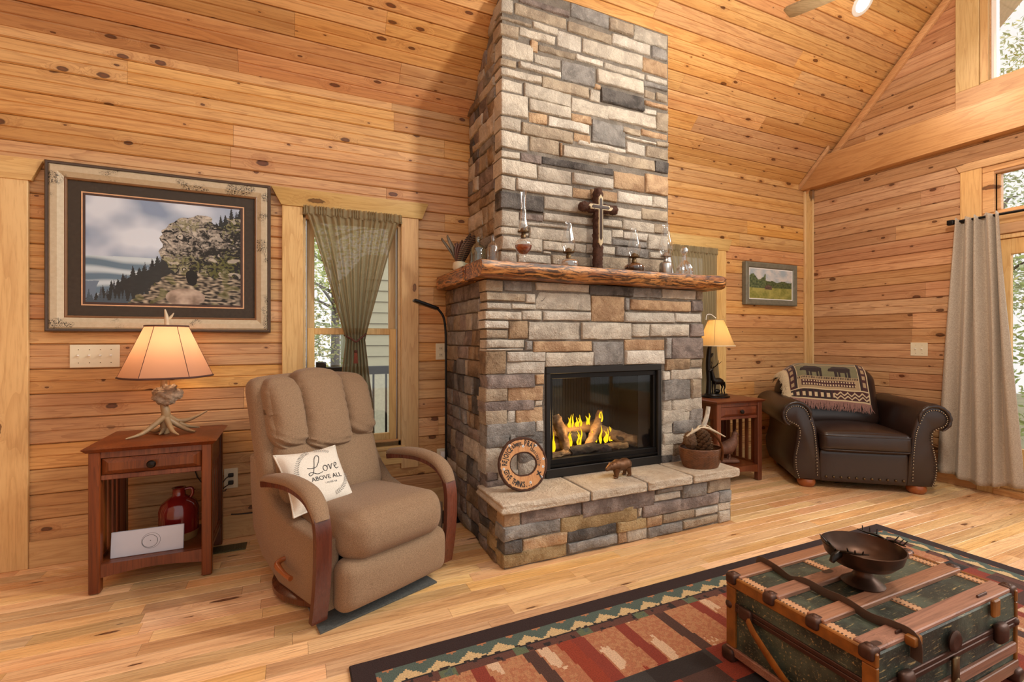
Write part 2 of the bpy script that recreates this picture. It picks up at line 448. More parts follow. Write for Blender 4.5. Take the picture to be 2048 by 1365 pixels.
RECL = fabric('recliner_tweed', lin(120, 96, 74), lin(164, 136, 108), 760, sheen=.1, bump=.6)
LEATHER = plain('dark_leather', lin(44, 29, 23), .32, spec=.55, noise=.12, nscale=14, bump=.12)
NAIL = plain('nailhead_metal', lin(176, 160, 136), .3, .9, noise=.05)
BUN = plain('bun_foot_wood', lin(150, 82, 40), .3, noise=.14, nscale=12)
CURT = sheer('olive_sheer', lin(194, 178, 142), .09)
DRAPE = fabric('linen_drape', lin(156, 142, 126), lin(184, 170, 152), 300)
CREAMF = fabric('cream_canvas', lin(214, 206, 192), lin(230, 224, 212), 500, bump=.25)
INK = plain('dark_print', lin(52, 50, 50), .8, noise=.05)
INKG = plain('grey_print', lin(136, 136, 134), .8, noise=.05)
REDGL = plain('red_glaze', lin(110, 24, 20), .14, noise=.2, nscale=10, coat=.6)
STONEW = plain('stoneware', lin(150, 110, 64), .5, noise=.1)
SILVER = plain('silver_panel', lin(188, 188, 198), .45, .25, noise=.02)
GREYMAT = fabric('grey_mat', lin(66, 68, 66), lin(86, 88, 84), 260)
BARK = plain('bark', lin(74, 46, 32), .9, noise=.35, nscale=60, bump=.8)
SLICE = pine('pale_sliced_wood', 'z', lin(216, 168, 112), lin(200, 146, 90), lin(160, 100, 56), rough=.5, knots=0.0, vary=.02, world=False, across=8)
WICKER = plain('wicker', lin(104, 64, 36), .45, noise=.42, nscale=34)
CONE = plain('pine_cone', lin(96, 70, 48), .7, noise=.3, nscale=50)
CONET = plain('pine_cone_tip', lin(178, 152, 120), .7, noise=.2, nscale=50)
LOG = pine('fire_log', 'x', lin(176, 140, 98), lin(112, 76, 46), lin(40, 26, 18), rough=.85, knots=.3, vary=.1, world=False, across=34)
CHAR = plain('charred_log', lin(44, 40, 38), .9, noise=.5, nscale=50, bump=.8)
FLAME = emit('gas_flame', (1.0, .56, .01, 1), 1.25)

# ============================================================ THE SETTING
PW = .130                                        # board pitch
def unit_plank(w, t=.018, bead=True, v=.007, name='plank', e=.0):
    pr = [(0, t), (0, v), (v * .8, 0)]
    if bead: pr += [(w / 2 - .0055, 0), (w / 2 - .0015, .005), (w / 2 + .0015, .005), (w / 2 + .0055, 0)]
    pr += [(w - v * .8, 0), (w, v), (w, t)]
    n = len(pr); vs = [(x, y, z) for x in (0, 1) for z, y in pr]
    fs = [(i, (i + 1) % n, n + (i + 1) % n, n + i) for i in range(n)] + [tuple(range(n))[::-1], tuple(range(n, 2 * n))]
    mb = MB(); mb.add(vs, fs); me = mb.mesh(name, 0)
    bm = bmesh.new(); bm.from_mesh(me); bmesh.ops.recalc_face_normals(bm, faces=bm.faces); bm.to_mesh(me); bm.free()
    return me
def with_mat(me, m): me = me.copy(); me.materials.append(m); return me
BOARD = unit_plank(PW - .0024)
BOARD_X, BOARD_Y = with_mat(BOARD, PX), with_mat(BOARD, PY)

def row_cuts(a, b, lo, hi, rs):
    """board ends along a row from a to b"""
    out = [a]; x = a + rs.uniform(.3, hi)
    while x < b - lo * .5: out.append(x); x += rs.uniform(lo, hi)
    out.append(b); return [(p, q) for p, q in zip(out[:-1], out[1:])]
def minus(seg, holes):
    segs = [seg]
    for h0, h1 in holes:
        nx = []
        for a, b in segs:
            if h1 <= a or h0 >= b: nx.append((a, b)); continue
            if a < h0: nx.append((a, h0))
            if b > h1: nx.append((h1, b))
        segs = nx
    return [s for s in segs if s[1] - s[0] > .02]

# ---- back wall (the fireplace stands against it): windows at W1 and W2
W1 = (.05, .67, .455, 1.99); W2 = (2.96, 3.575, .455, 1.99)
XL = -2.4
mb = MB()
for x0, x1 in ((XL, W1[0]), (W1[1], W2[0]), (W2[1], XW + .2)): mb.box(x0, x1, YW + .018, YW + .12, 0, ZC + .15)
for wx in (W1, W2):
    mb.box(wx[0], wx[1], YW + .018, YW + .12, 0, wx[2]); mb.box(wx[0], wx[1], YW + .018, YW + .12, wx[3], ZC + .15)
wall_back = struct(mb.build('wall_back', PX, smooth=0), 'knotty pine board wall behind the stone fireplace', 'wall')
rs = random.Random(3)
for r in range(0, 22):
    z = r * PW - .02; zc = z + PW / 2
    if z > ZC: break
    holes = [(wx[0], wx[1]) for wx in (W1, W2) if wx[2] < zc < wx[3]] + [(1.35, 2.3)]
    for a, b in row_cuts(XL, XW, 1.1, 3.4, rs):
        for p, q in minus((a, b), holes):
            share('plank', BOARD_X, wall_back, (p + .0006, YW, z), scale=(q - p - .0012, 1, 1))

# ---- right (gable) wall: glass door D, transom and upper window
DY0, DY1 = -2.4, 1.80                              # opening along Y
mb = MB(); X0, X1 = XW + .018, XW + .14
mb.box(X0, X1, DY1, YW + .1, 0, 2.62)
mb.box(X0, X1, -3.2, DY0, 0, 2.619); mb.box(X0, X1, DY0, DY1, 2.46, 2.62); mb.box(X0, X1, DY0, DY1, 1.99, 2.12)
mb.box(X0, X1, -3.2, YW + .1, 2.62, 3.16)
poly = [(YW, 2.70), (1.83, 2.70), (1.83, 3.16), (1.83, ZC + SL * (YW - 1.83) + .1), (YW + .1, ZC)]
mb.ext([(YW + .1, 3.16 - .5), (1.83, 3.16 - .5), (1.83, ZC + SL * (YW - 1.83) + .12), (YW + .1, ZC + .02)], X0, X1, 'x')
wall_right = struct(mb.build('wall_right', PY, smooth=0), 'knotty pine gable wall with glass door and tall windows', 'wall')
rs = random.Random(11)
for r in range(0, 34):
    z = r * PW - .035; zc = z + PW / 2
    yt = YW if zc < ZC else YW - (zc - ZC - .16) / SL
    yt = min(yt, YW)
    y0 = 1.86 if (zc < 2.5 or zc > 3.0) else -3.0
    if yt - y0 < .05: break
    cuts = row_cuts(y0, yt, .8, 2.2, rs)
    for a, b in cuts:
        share('plank', BOARD_Y, wall_right, (XW, b - .0006, z), (0, 0, R(-90)), (b - a - .0012, 1, 1))

# ---- ceiling: boards run along the room, rising from the back wall
mb = MB(); yr = -.4
def cz(y): return ZC + SL * (YW - y)
mb.ext([(YW + .25, cz(YW + .25) + .026), (yr, cz(yr) + .026), (yr, cz(yr) + .16), (YW + .25, cz(YW + .25) + .16)], XL, XW + .25, 'x')
ceiling = struct(mb.build('ceiling', PX, smooth=0), 'vaulted knotty pine board ceiling', 'ceiling')
rs = random.Random(5); ln = (YW - yr) / math.cos(TH); nrow = int(ln / PW)
for r in range(nrow):
    s = r * PW; y = YW - s * math.cos(TH); z = ZC + s * math.sin(TH)
    for a, b in row_cuts(XL, XW, 1.0, 3.2, rs):
        for p, q in minus((a, b), [(1.30, 2.34)] if .02 < s < .72 else []):
            share('plank', BOARD_X, ceiling, (p + .0006, y, z), (R(90) - TH, 0, 0), (q - p - .0012, 1, 1))

# ---- floor
FW = .083
fl = unit_plank(FW, .016, False, .0016); FBOARD = with_mat(fl, FLOOR)
mb = MB().box(-6, 6.0, -5.0, YW + .1, -.10, -.0165)
floor = struct(mb.build('floor', FLOOR, smooth=0), 'hardwood strip floor in honey and brown tones', 'floor')
rs = random.Random(21); nfl = 0; rest = MB(); r = 0; y = YW
while y > -5.0:
    y0 = y - FW
    for a, b in row_cuts(-6, XW, .35, 1.25, rs):
        hid = (a > .3 and b < 3.2 and y0 < 1.66) or (a > 1.05 and b < 2.5 and y0 > 2.3)
        seen = b > -1.9 and y0 > .35 and (y0 > .9 or b > -.3) and not hid
        if seen and nfl < 300:
            share('plank', FBOARD, floor, (a + .0005, y0, 0), (R(-90), 0, 0), (b - a - .001, 1, 1)); nfl += 1
        else:
            rest.box(a + .0005, b - .0005, y0 + .0003, y - .0003, -.016, 0)
    y = y0
o = rest.build('plank_field', FLOOR, floor, smooth=0); o['kind'] = 'stuff'

# ---- trims
o = MB().box(XL, -1.231, YW - .022, YW, 0, 1.99, .003).build('trim_1', PZ); struct(o, 'wide upright pine door casing at the left edge', 'trim')
hd = MB().ext([(XL, 1.987), (-1.217, 1.987), (-1.168, 2.098), (XL, 2.098)], YW - .028, YW, 'y', .002)
o = hd.build('header', PTX, o)
o = MB().box(-1.231, -.06 + 1.1, YW - .016, YW, 0, .135, .003).build('baseboard_back', PTX); struct(o, 'low pine baseboard along the fireplace wall', 'baseboard')
o = MB().box(2.62, XW - .02, YW - .016, YW, 0, .135, .003).build('baseboard_corner', PTX); struct(o, 'pine baseboard behind the leather armchair', 'baseboard')
o = MB().box(XW - .016, XW, 1.86, YW - .02, 0, .135, .003).build('baseboard_right', PTY); struct(o, 'pine baseboard under the gable wall', 'baseboard')
o = MB().box(XW - .02, XW, YW - .085, YW, 0, 2.70, .004).build('trim_2', PZ); struct(o, 'upright pine corner trim between the two board walls', 'trim')
MB().box(XW - .05, XW - .02, YW - .022, YW, 0, 2.70, .003).build('corner_strip', PZ, o)
# beam with a raked end
bx0, bx1 = XW - .10, XW
bz0, bz1 = 2.705, 2.985
mb = MB(); yb = YW - (bz0 - ZC) / SL if bz0 > ZC else YW
mb.ext([(-3.0, bz0), (YW + .02, bz0), (YW - .03, bz0 + .075), (YW - (bz1 - ZC) / SL, bz1), (-3.0, bz1)], bx0, bx1, 'x', .003)
o = mb.build('trim_3', PTY); struct(o, 'heavy level pine beam crossing the gable wall', 'beam')
L = 3.0; mb = MB()
q0 = (YW - (bz1 - ZC) / SL + .0, bz1)
rk = [(YW - .02 - .0, ZC - .01), (-.2, cz(-.2) - .03), (-.2, cz(-.2) - .11), (YW - .02, ZC - .09)]
o = MB().ext(rk, XW - .035, XW, 'x', .003).build('trim_4', PTY); struct(o, 'sloping pine rake trim where ceiling meets gable', 'trim')
o = MB().ext([(YW + .0, ZC - .05), (YW - .30, cz(YW - .30) - .06), (YW - .30, cz(YW - .30) - .015), (YW, ZC - .005)], XW - .125, XW - .10, 'x', .002).build('trim_5', PTY)
struct(o, 'short raked pine strip capping the beam end', 'trim')

# ---- windows of the back wall
def double_hung(name, W, label, depth=.11):
    x0, x1, z0, z1 = W
    t = sempty(name, (0, 0, 0), label, 'window')
    for s in (0, 1):
        a, b = ((x0 - .112, x0 + .006) if s == 0 else (x1 - .006, x1 + .112))
        MB().box(a, b, YW - .022, YW, .30, 1.997, .003).build('casing', PZ, t)
    MB().ext([(x0 - .115, 1.997), (x1 + .135, 1.997), (x1 + .178, 2.105), (x0 - .172, 2.105)], YW - .03, YW, 'y', .002).build('header', PTX, t)
    MB().box(x0 - .02, x1 + .02, YW - .035, YW + .02, z0 - .02, z0 + .002, .004).build('sill', PTX, t)
    MB().box(x0 - .02, x1 + .02, YW - .02, YW, z0 - .12, z0 - .02, .003).build('apron', PTX, t)
    j = MB(); j.box(x0, x0 + .022, YW, YW + depth, z0, z1); j.box(x1 - .022, x1, YW, YW + depth, z0, z1)
    j.box(x0, x1, YW, YW + depth, z1 - .02, z1); j.box(x0, x1, YW, YW + depth, z0, z0 + .03); j.build('jamb', PZ, t)
    g = MB(); g.box(x0 + .024, x0 + .03, YW + .03, YW + .045, z0 + .03, z1 - .03); g.box(x1 - .03, x1 - .024, YW + .03, YW + .045, z0 + .03, z1 - .03)
    g.build('jamb_liner', PEWTER, t)
    zm = 1.222
    for nm, za, zb, yy in (('upper_sash', zm - .005, z1 - .02, YW + .06), ('lower_sash', z0 + .03, zm + .022, YW + .03)):
        s = MB(); a, b = x0 + .03, x1 - .03; st = .045
        s.box(a, a + st, yy, yy + .03, za, zb, .003); s.box(b - st, b, yy, yy + .03, za, zb, .003)
        s.box(a + st, b - st, yy, yy + .03, zb - .04, zb, .003); s.box(a + st, b - st, yy, yy + .03, za, za + (.055 if nm[0] == 'l' else .03), .003)
        so = s.build(nm, PZ, t)
        MB().box(a + st - .004, b - st + .004, yy + .013, yy + .017, za + .02, zb - .03).build('pane', GLASS, so, smooth=0)
    return t
double_hung('window_1', W1, 'double-hung pine window left of the fireplace with olive curtain')
double_hung('window_2', W2, 'double-hung pine window half hidden behind the chimney')

# ---- glass door, transom and upper window of the gable wall
t = sempty('door_1', (XW, 0, 0), 'glass patio door in a pine frame at the right edge', 'door')
def gbox(mb, y0, y1, z0, z1, x0=-.012, x1=.05, bev=.003): return mb.box(x0, x1, y0, y1, z0, z1, bev)
gbox(MB(), 1.77, 1.90, 0.0, 1.99, -.022, 0).build('casing', PZ, t)
gbox(MB(), DY0, 1.90, 1.965, 2.04, -.02, .02).build('head_casing', PTY, t)
gbox(MB(), DY0, 1.80, 0.0, .045, -.03, .12).build('threshold', PTY, t)
fr = MB(); gbox(fr, 1.776, 1.799, .046, 1.929, .0, .1); gbox(fr, DY0, 1.799, 1.93, 1.964, 0, .1); fr.build('frame', PZ, t)
for (a, b) in ((.62, 1.775), (-.52, .618), (-1.66, -.522)):
    lf = MB(); s = .058
    gbox(lf, b - s, b, .047, 1.928, .02, .06); gbox(lf, a, a + s, .047, 1.928, .02, .06); gbox(lf, a + s, b - s, 1.81, 1.928, .02, .06); gbox(lf, a + s, b - s, .047, .36, .02, .06)
    lo = lf.build('door_leaf', PZ, t); MB().box(.036, .042, a + s - .01, b - s + .01, .35, 1.82).build('pane', GLASS, lo, smooth=0)
t = sempty('window_3', (XW, 0, 0), 'wide transom window above the glass door', 'window')
gbox(MB(), 1.87, 2.0, 2.0, 2.50, -.022, 0).build('casing', PZ, t)
MB().ext([(DY0, 2.50), (2.005, 2.50), (2.03, 2.56), (DY0, 2.56)], -.026, 0, 'x', .002).build('header', PTY, t)
gbox(MB(), DY0, 1.87, 2.04, 2.125, -.02, .05).build('sill_rail', PTY, t)
fr = MB(); gbox(fr, 1.80, 1.869, 2.141, 2.454, -.01, .12); gbox(fr, DY0, 1.869, 2.455, 2.499, -.01, .12); gbox(fr, DY0, 1.869, 2.126, 2.14, -.005, .12)
gbox(fr, 1.775, 1.799, 2.161, 2.434, .03, .07); gbox(fr, DY0, 1.799, 2.435, 2.454, .03, .07); gbox(fr, DY0, 1.799, 2.141, 2.16, .03, .07); gbox(fr, .58, .64, 2.161, 2.434, .0, .1); fr.build('frame', PTY, t)
MB().box(.046, .052, DY0, 1.78, 2.15, 2.45).build('pane', GLASS, t, smooth=0)
t = sempty('window_4', (XW, 0, 0), 'tall upper gable window above the beam', 'window')
gbox(MB(), 1.885, 2.03, 3.145, cz(2.0) - .05, -.022, 0).build('casing', PZ, t)
gbox(MB(), DY0, 2.03, 2.985, 3.145, -.024, 0).build('sill_casing', PTY, t)
fr = MB(); gbox(fr, 1.834, 1.884, 3.161, cz(1.86), -.01, .12); gbox(fr, DY0, 1.884, 3.146, 3.16, -.01, .12); fr.build('frame', PZ, t)
fr = MB(); gbox(fr, 1.80, 1.832, 3.176, cz(1.83), .03, .08); gbox(fr, DY0, 1.832, 3.161, 3.175, .03, .08); fr.build('sash', WHITE, t)
MB().ext([(DY0, 3.16), (1.81, 3.16), (1.81, cz(1.81)), (.5, cz(.5)), (DY0, cz(.5))], .05, .056, 'x').build('pane', GLASS, t, smooth=0)

o = MB().box(XL - .12, XL, -3.2, YW + .1, 0, 4.2).build('wall_left', PY, smooth=0); struct(o, 'plain pine side wall left of the view', 'wall')
# ---- outside: ground, deck, neighbour building, trees
GRASS = plain('ground_cover', lin(128, 124, 92), .95, noise=.35, nscale=3)
o = MB().box(-14, 26, -14, 26, -1.1, -1.0).build('ground', GRASS, smooth=0); o['kind'] = 'structure'; o['label'] = 'leafy ground outside the house'
DECKM = pine('deck_boards', 'x', lin(120, 112, 100), lin(100, 92, 82), lin(70, 62, 54), rough=.8, knots=.1)
o = MB().ext([(YW - .35, cz(YW - .35) + .02), (-.4, cz(-.4) + .02), (-.4, cz(-.4) + .12), (YW - .35, cz(YW - .35) + .12)], XW + .15, XW + .95, 'x').build('roof_overhang', plain('soffit_beige', lin(206, 186, 156), .7), smooth=0); struct(o, 'beige roof soffit seen through the upper window', 'soffit')
o = MB().box(-1.5, 4.8, YW + .16, 5.1, -.12, -.04).build('porch_deck', DECKM, smooth=0); struct(o, 'grey porch deck outside the back windows', 'deck')
SIDING = plain('sage_siding', lin(186, 186, 158), .7, noise=.05)
t = thing('outbuilding', (.95, 7.2, -1.0), 'sage green lap-sided outbuilding seen through the window', 'building')
MB().box(0, 5, .03, 4, 0, 3.4).build('wall', SIDING, t, smooth=0)
lap = MB().ext([(0, 0), (-.022, 0), (-.004, .17), (0, .17)], 0, 1, 'x').mesh('lap_board', 0); lap.materials.append(SIDING)
for k in range(11, 20): share('lap_board', lap, t, (0, .03, k * .16), scale=(5, 1, 1))
MB().box(.0, .55, -.02, .03, .1, 1.75, .004).build('panel', plain('pale_panel', lin(206, 208, 186), .6), t)
MB().box(1.05, 1.13, -.03, .03, .1, 3.2).build('corner_board', WHITE, t, smooth=0)
o = tag(MB().lathe([(.0, 0), (.27, 0), (.29, .3), (.29, .75), (.27, .8), (0, .8)], 20).build('rain_barrel', plain('barrel_grey', lin(92, 92, 94), .6), loc=(.62, 6.2, -.25)), 'dark grey barrel outside beside the sided building', 'barrel')
t = thing('porch_railing', (-1.2, 4.95, -.04), 'black porch railing outside the left window', 'railing')
MB().box(0, 5.6, -.02, .07, .86, .94, .004).build('top_rail', BLACK, t); MB().box(0, 5.6, 0, .04, .10, .15).build('bottom_rail', BLACK, t, smooth=0)
bal = MB().box(-.009, .009, .01, .028, .1, .88).mesh('baluster', 0); bal.materials.append(BLACK)
for x in (.0, 1.4, 2.8, 4.2, 5.5): MB().box(x, x + .09, -.02, .07, 0, .99, .004).build('post', BLACK, t)
for k in range(44): share('baluster', bal, t, (.06 + k * .125, 0, 0))
t = thing('patio_chair', (1.02, 4.28, -.04), 'black mesh patio chair on the porch outside', 'chair', R(160))
MB().cushion(-.24, .24, -.02, .02, .42, .98, .02, (0, .01, 0), 6).build('backrest', BLACK, t); MB().cushion(-.25, .25, -.46, 0, .40, .44, .02, (0, 0, .01), 6).build('seat', BLACK, t)
for sx in (-.24, .24):
    for sy in (-.44, -.02): MB().tube([(sx, sy, 0), (sx, sy, .42)], .012, 6).build('leg', BLACK, t)
    MB().tube([(sx, -.44, .42), (sx, -.44, .6), (sx, -.05, .64)], .012, 6).build('arm', BLACK, t)

LEAFA = [plain('leaf_green', lin(160, 176, 100), .7, noise=.3, nscale=3), plain('leaf_yellow', lin(202, 196, 120), .7, noise=.3, nscale=3), plain('leaf_pale', lin(186, 194, 150), .7, noise=.3, nscale=3)]
TRUNK = plain('tree_bark', lin(96, 84, 72), .9, noise=.3, nscale=12)
def tree(loc, h, r, nleaf, label, mi, seed, low=.35):
    q = random.Random(seed); t = thing('leafy_tree', loc, label, 'tree', group='trees outside the windows')
    tr = MB(); ctube(tr, [(0, 0, 0), (.05, .03, h * .4), (-.03, .02, h * .9)], [.13, .10, .03], 8)
    for k in range(9):
        a = q.uniform(0, 6.3); z = h * q.uniform(.35, .85); l = r * q.uniform(.5, .9)
        ctube(tr, [(0, 0, z), (l * .5 * math.cos(a), l * .5 * math.sin(a), z + .25 * l), (l * math.cos(a), l * math.sin(a), z + .35 * l)], [.045, .025, .008], 5, 3)
    tr.build('trunk', TRUNK, t)
    lf = MB(); cl = [(q.gauss(0, r * .5), q.gauss(0, r * .5), h * q.uniform(low, 1.0)) for _ in range(26)]
    for k in range(nleaf):
        c = cl[k % len(cl)]; p = Vector((c[0] + q.gauss(0, r * .22), c[1] + q.gauss(0, r * .22), c[2] + q.gauss(0, r * .2)))
        s = q.uniform(.032, .065); a = Vector((q.gauss(0, 1), q.gauss(0, 1), q.gauss(0, .6))).normalized(); b = a.orthogonal().normalized()
        lf.add([tuple(p - a * s), tuple(p + b * s * .5), tuple(p + a * s), tuple(p - b * s * .5)], [(0, 1, 2, 3)])
    o = lf.build('foliage', LEAFA[mi], t, smooth=0, fix=False); o['kind'] = 'stuff'
for a in [((-.2, 10.5, -1), 5.2, 1.5, 5500, 'bright green tree outside left window', 0, 1, .2), ((.9, 12.5, -1), 6, 1.8, 4500, 'yellowing tree beyond the outbuilding outside', 1, 2, .2),
          ((-1.6, 12, -1), 6, 1.8, 1000, 'pale green tree far left outside window', 2, 3, .2),
          ((10.6, 2.2, -1), 4.6, 1.5, 7000, 'green leafy tree just outside the glass door', 0, 4, .15), ((11.5, 4.2, -1), 7.6, 1.8, 7000, 'tall pale tree filling the upper gable window', 2, 5, .3),
          ((13.5, 2.6, -1), 8, 2.2, 5000, 'yellow green tree outside beyond the glass door', 1, 6, .2), ((11.4, -.6, -1), 5, 1.5, 2000, 'green tree outside right of the glass door', 0, 7, .2),
          ((14.5, 5.8, -1), 9.5, 2.2, 5000, 'distant green tree behind the gable windows', 0, 8, .3)]: tree(*a)

# ============================================================ FIREPLACE
ST_u=[(1.153,3.172,1.230,3.253,'c'),(1.273,3.263,1.638,3.305,'m'),(1.239,3.182,1.615,3.251,'t'),(1.645,3.276,1.947,3.369,'g'),(1.621,3.174,1.972,3.244,'t'),(1.947,3.269,2.149,3.355,'t'),(2.153,3.259,2.456,3.359,'c'),(1.159,3.125,1.362,3.149,'t'),(1.365,3.125,1.551,3.171,'c'),(1.150,3.029,1.270,3.101,'t'),(1.273,3.059,1.529,3.112,'c'),(1.545,3.059,1.727,3.163,'k'),(1.968,3.178,2.297,3.252,'k'),(2.313,3.175,2.456,3.261,'g'),(1.734,3.065,2.230,3.161,'c'),(1.159,2.910,1.372,3.014,'c'),(1.350,2.980,1.406,3.050,'r'),(1.408,2.995,1.679,3.039,'t'),(1.682,3.003,1.899,3.045,'k'),(2.230,3.054,2.460,3.162,'r'),(1.159,2.844,1.255,2.889,'t'),(1.381,2.913,1.565,2.974,'c'),(1.267,2.854,1.571,2.896,'k'),(1.575,2.851,1.831,2.979,'g'),(1.907,2.999,2.254,3.044,'c'),(1.846,2.893,2.242,2.988,'c'),(1.162,2.783,1.429,2.833,'c'),(1.432,2.767,1.786,2.843,'t'),(2.266,3.002,2.456,3.042,'k'),(2.242,2.957,2.456,2.993,'g'),(1.150,2.696,1.297,2.768,'c'),(1.826,2.846,1.878,2.879,'r'),(1.789,2.761,1.874,2.836,'c'),(1.881,2.771,2.244,2.870,'d'),(2.248,2.877,2.347,2.932,'t'),(2.352,2.875,2.460,2.935,'t'),(1.306,2.683,1.648,2.773,'c'),(1.153,2.546,1.334,2.685,'c'),(1.340,2.605,1.645,2.683,'c'),(1.648,2.661,1.957,2.753,'c'),(1.939,2.665,2.349,2.760,'c'),(2.250,2.823,2.460,2.857,'r'),(2.254,2.764,2.354,2.804,'k'),(2.354,2.663,2.460,2.796,'t'),(1.340,2.532,1.472,2.600,'r'),(1.475,2.531,1.786,2.598,'k'),(1.652,2.593,1.803,2.652,'r'),(1.165,2.456,1.285,2.535,'c'),(1.288,2.448,1.662,2.526,'t'),(1.807,2.488,2.084,2.641,'g'),(2.058,2.591,2.215,2.640,'t'),(2.218,2.605,2.460,2.651,'r'),(1.668,2.468,1.796,2.528,'r'),(1.699,2.455,2.088,2.484,'k'),(2.080,2.555,2.354,2.574,'k'),(2.358,2.553,2.460,2.590,'t'),(2.088,2.457,2.254,2.538,'k'),(2.262,2.461,2.464,2.540,'t'),(1.168,2.346,1.334,2.449,'c'),(1.347,2.353,1.558,2.448,'t'),(1.561,2.354,1.583,2.445,'r'),(1.585,2.356,1.939,2.432,'c'),(1.943,2.363,2.344,2.444,'t'),(2.337,2.365,2.464,2.445,'d'),(1.165,2.284,1.279,2.329,'c'),(1.282,2.277,1.432,2.337,'m'),(1.433,2.284,1.983,2.336,'d'),(1.165,2.182,1.394,2.278,'c'),(1.400,2.177,1.652,2.267,'c'),(1.655,2.190,1.983,2.264,'k'),(1.987,2.203,2.251,2.324,'r'),(2.254,2.204,2.464,2.344,'r'),(1.150,2.091,1.252,2.175,'c'),(1.255,2.094,1.658,2.174,'k'),(1.662,2.099,1.796,2.170,'r'),(1.798,2.104,2.013,2.176,'r'),(2.016,2.111,2.317,2.189,'k'),(2.320,2.111,2.456,2.190,'c'),(1.165,1.972,1.441,2.078,'d'),(1.443,1.998,1.817,2.085,'c'),(1.821,2.010,2.222,2.075,'c'),(2.225,2.015,2.458,2.097,'t'),(1.150,1.866,1.273,1.962,'c'),(1.276,1.918,1.441,1.962,'m'),(1.444,1.927,1.817,1.978,'k'),(1.279,1.888,1.631,1.910,'k'),(1.821,1.931,2.050,1.986,'c'),(2.056,1.927,2.345,1.996,'c'),(2.329,1.931,2.458,2.002,'t'),(1.165,1.816,1.339,1.861,'c'),(1.342,1.801,1.630,1.878,'c'),(1.633,1.810,1.839,1.909,'c'),(1.842,1.814,1.968,1.914,'c'),(1.972,1.865,2.063,1.921,'c'),(2.065,1.864,2.270,1.917,'k'),(2.277,1.809,2.458,1.918,'c'),(1.171,1.723,1.435,1.807,'c'),(1.438,1.738,1.668,1.800,'c'),(1.972,1.811,2.270,1.857,'g'),(1.672,1.742,1.765,1.802,'c'),(1.767,1.744,1.871,1.807,'c'),(1.874,1.747,1.998,1.804,'c'),(2.002,1.742,2.281,1.808,'g'),(2.289,1.748,2.458,1.796,'c'),(1.438,1.717,1.499,1.735,'c'),(1.153,1.639,1.258,1.711,'c'),(1.261,1.649,1.499,1.705,'c'),(1.499,1.650,1.796,1.717,'t'),(1.878,1.651,2.110,1.735,'t'),(2.112,1.652,2.458,1.743,'t'),(1.798,1.655,1.876,1.736,'c')]
ST_b=[(.991,1.445,1.087,1.537,'t'),(1.088,1.448,1.273,1.538,'g'),(1.294,1.461,1.668,1.534,'c'),(.995,1.389,1.227,1.439,'t'),(1.230,1.384,1.293,1.442,'c'),(1.295,1.348,1.680,1.455,'c'),(.995,1.342,1.137,1.381,'c'),(1.140,1.346,1.302,1.382,'c'),(.995,1.284,1.201,1.334,'c'),(1.203,1.286,1.334,1.341,'c'),(1.344,1.287,1.678,1.343,'k'),(.982,1.233,1.119,1.279,'k'),(1.121,1.174,1.242,1.281,'b'),(1.245,1.169,1.600,1.278,'c'),(.984,1.178,1.117,1.228,'t'),(.982,1.123,1.222,1.172,'c'),(.982,1.108,1.213,1.123,'k'),(1.226,1.109,1.274,1.166,'g'),(1.279,1.097,1.685,1.163,'r'),(.993,.974,1.106,1.109,'b'),(1.109,1.043,1.356,1.103,'k'),(1.109,.971,1.357,1.045,'k'),(1.358,1.008,1.707,1.098,'c'),(1.669,1.446,2.001,1.529,'d'),(2.003,1.445,2.240,1.534,'g'),(2.244,1.445,2.547,1.533,'c'),(2.554,1.447,2.612,1.539,'t'),(1.682,1.284,1.936,1.448,'r'),(1.938,1.358,1.977,1.441,'g'),(1.980,1.362,2.493,1.433,'r'),(2.503,1.365,2.610,1.441,'m'),(1.939,1.282,2.360,1.350,'k'),(2.363,1.288,2.601,1.352,'k'),(1.611,1.171,1.992,1.279,'c'),(1.995,1.188,2.138,1.275,'c'),(2.144,1.191,2.483,1.275,'c'),(2.493,1.191,2.614,1.281,'m'),(1.690,1.008,1.933,1.160,'g'),(1.936,1.099,2.269,1.173,'r'),(1.939,1.007,2.267,1.101,'k'),(2.272,1.042,2.321,1.185,'g'),(2.323,1.037,2.605,1.185,'m'),(2.272,.963,2.493,1.043,'b'),(2.496,.976,2.605,1.036,'t'),(2.255,.899,2.312,.960,'k'),(2.316,.895,2.598,.970,'c'),(2.251,.759,2.496,.901,'g'),(2.501,.763,2.598,.898,'t'),(2.251,.688,2.327,.766,'c'),(2.329,.674,2.606,.771,'c'),(2.244,.598,2.492,.697,'c'),(2.494,.608,2.606,.692,'g'),(2.248,.539,2.331,.607,'c'),(2.333,.529,2.598,.619,'g'),(2.251,.460,2.445,.542,'c'),(2.446,.459,2.598,.535,'c'),(2.240,.393,2.331,.470,'c'),(2.333,.360,2.598,.473,'b'),(2.240,.320,2.327,.400,'d'),(2.329,.293,2.598,.388,'g'),(.999,.892,1.290,.974,'m'),(1.293,.908,1.353,.968,'r'),(.996,.820,1.113,.901,'t'),(1.116,.814,1.345,.903,'r'),(.993,.758,1.289,.825,'m'),(1.291,.778,1.344,.817,'c'),(.996,.690,1.110,.774,'t'),(1.112,.691,1.163,.767,'k'),(1.165,.683,1.345,.778,'r'),(.996,.608,1.291,.697,'g'),(1.294,.629,1.347,.697,'k'),(.996,.560,1.122,.630,'g'),(1.125,.556,1.344,.636,'g'),(.996,.414,1.179,.568,'c'),(1.181,.457,1.345,.560,'g'),(1.181,.381,1.347,.472,'k'),(.996,.377,1.052,.431,'m'),(1.054,.360,1.179,.425,'c'),(.996,.288,1.179,.381,'m'),(1.181,.305,1.348,.398,'c')]
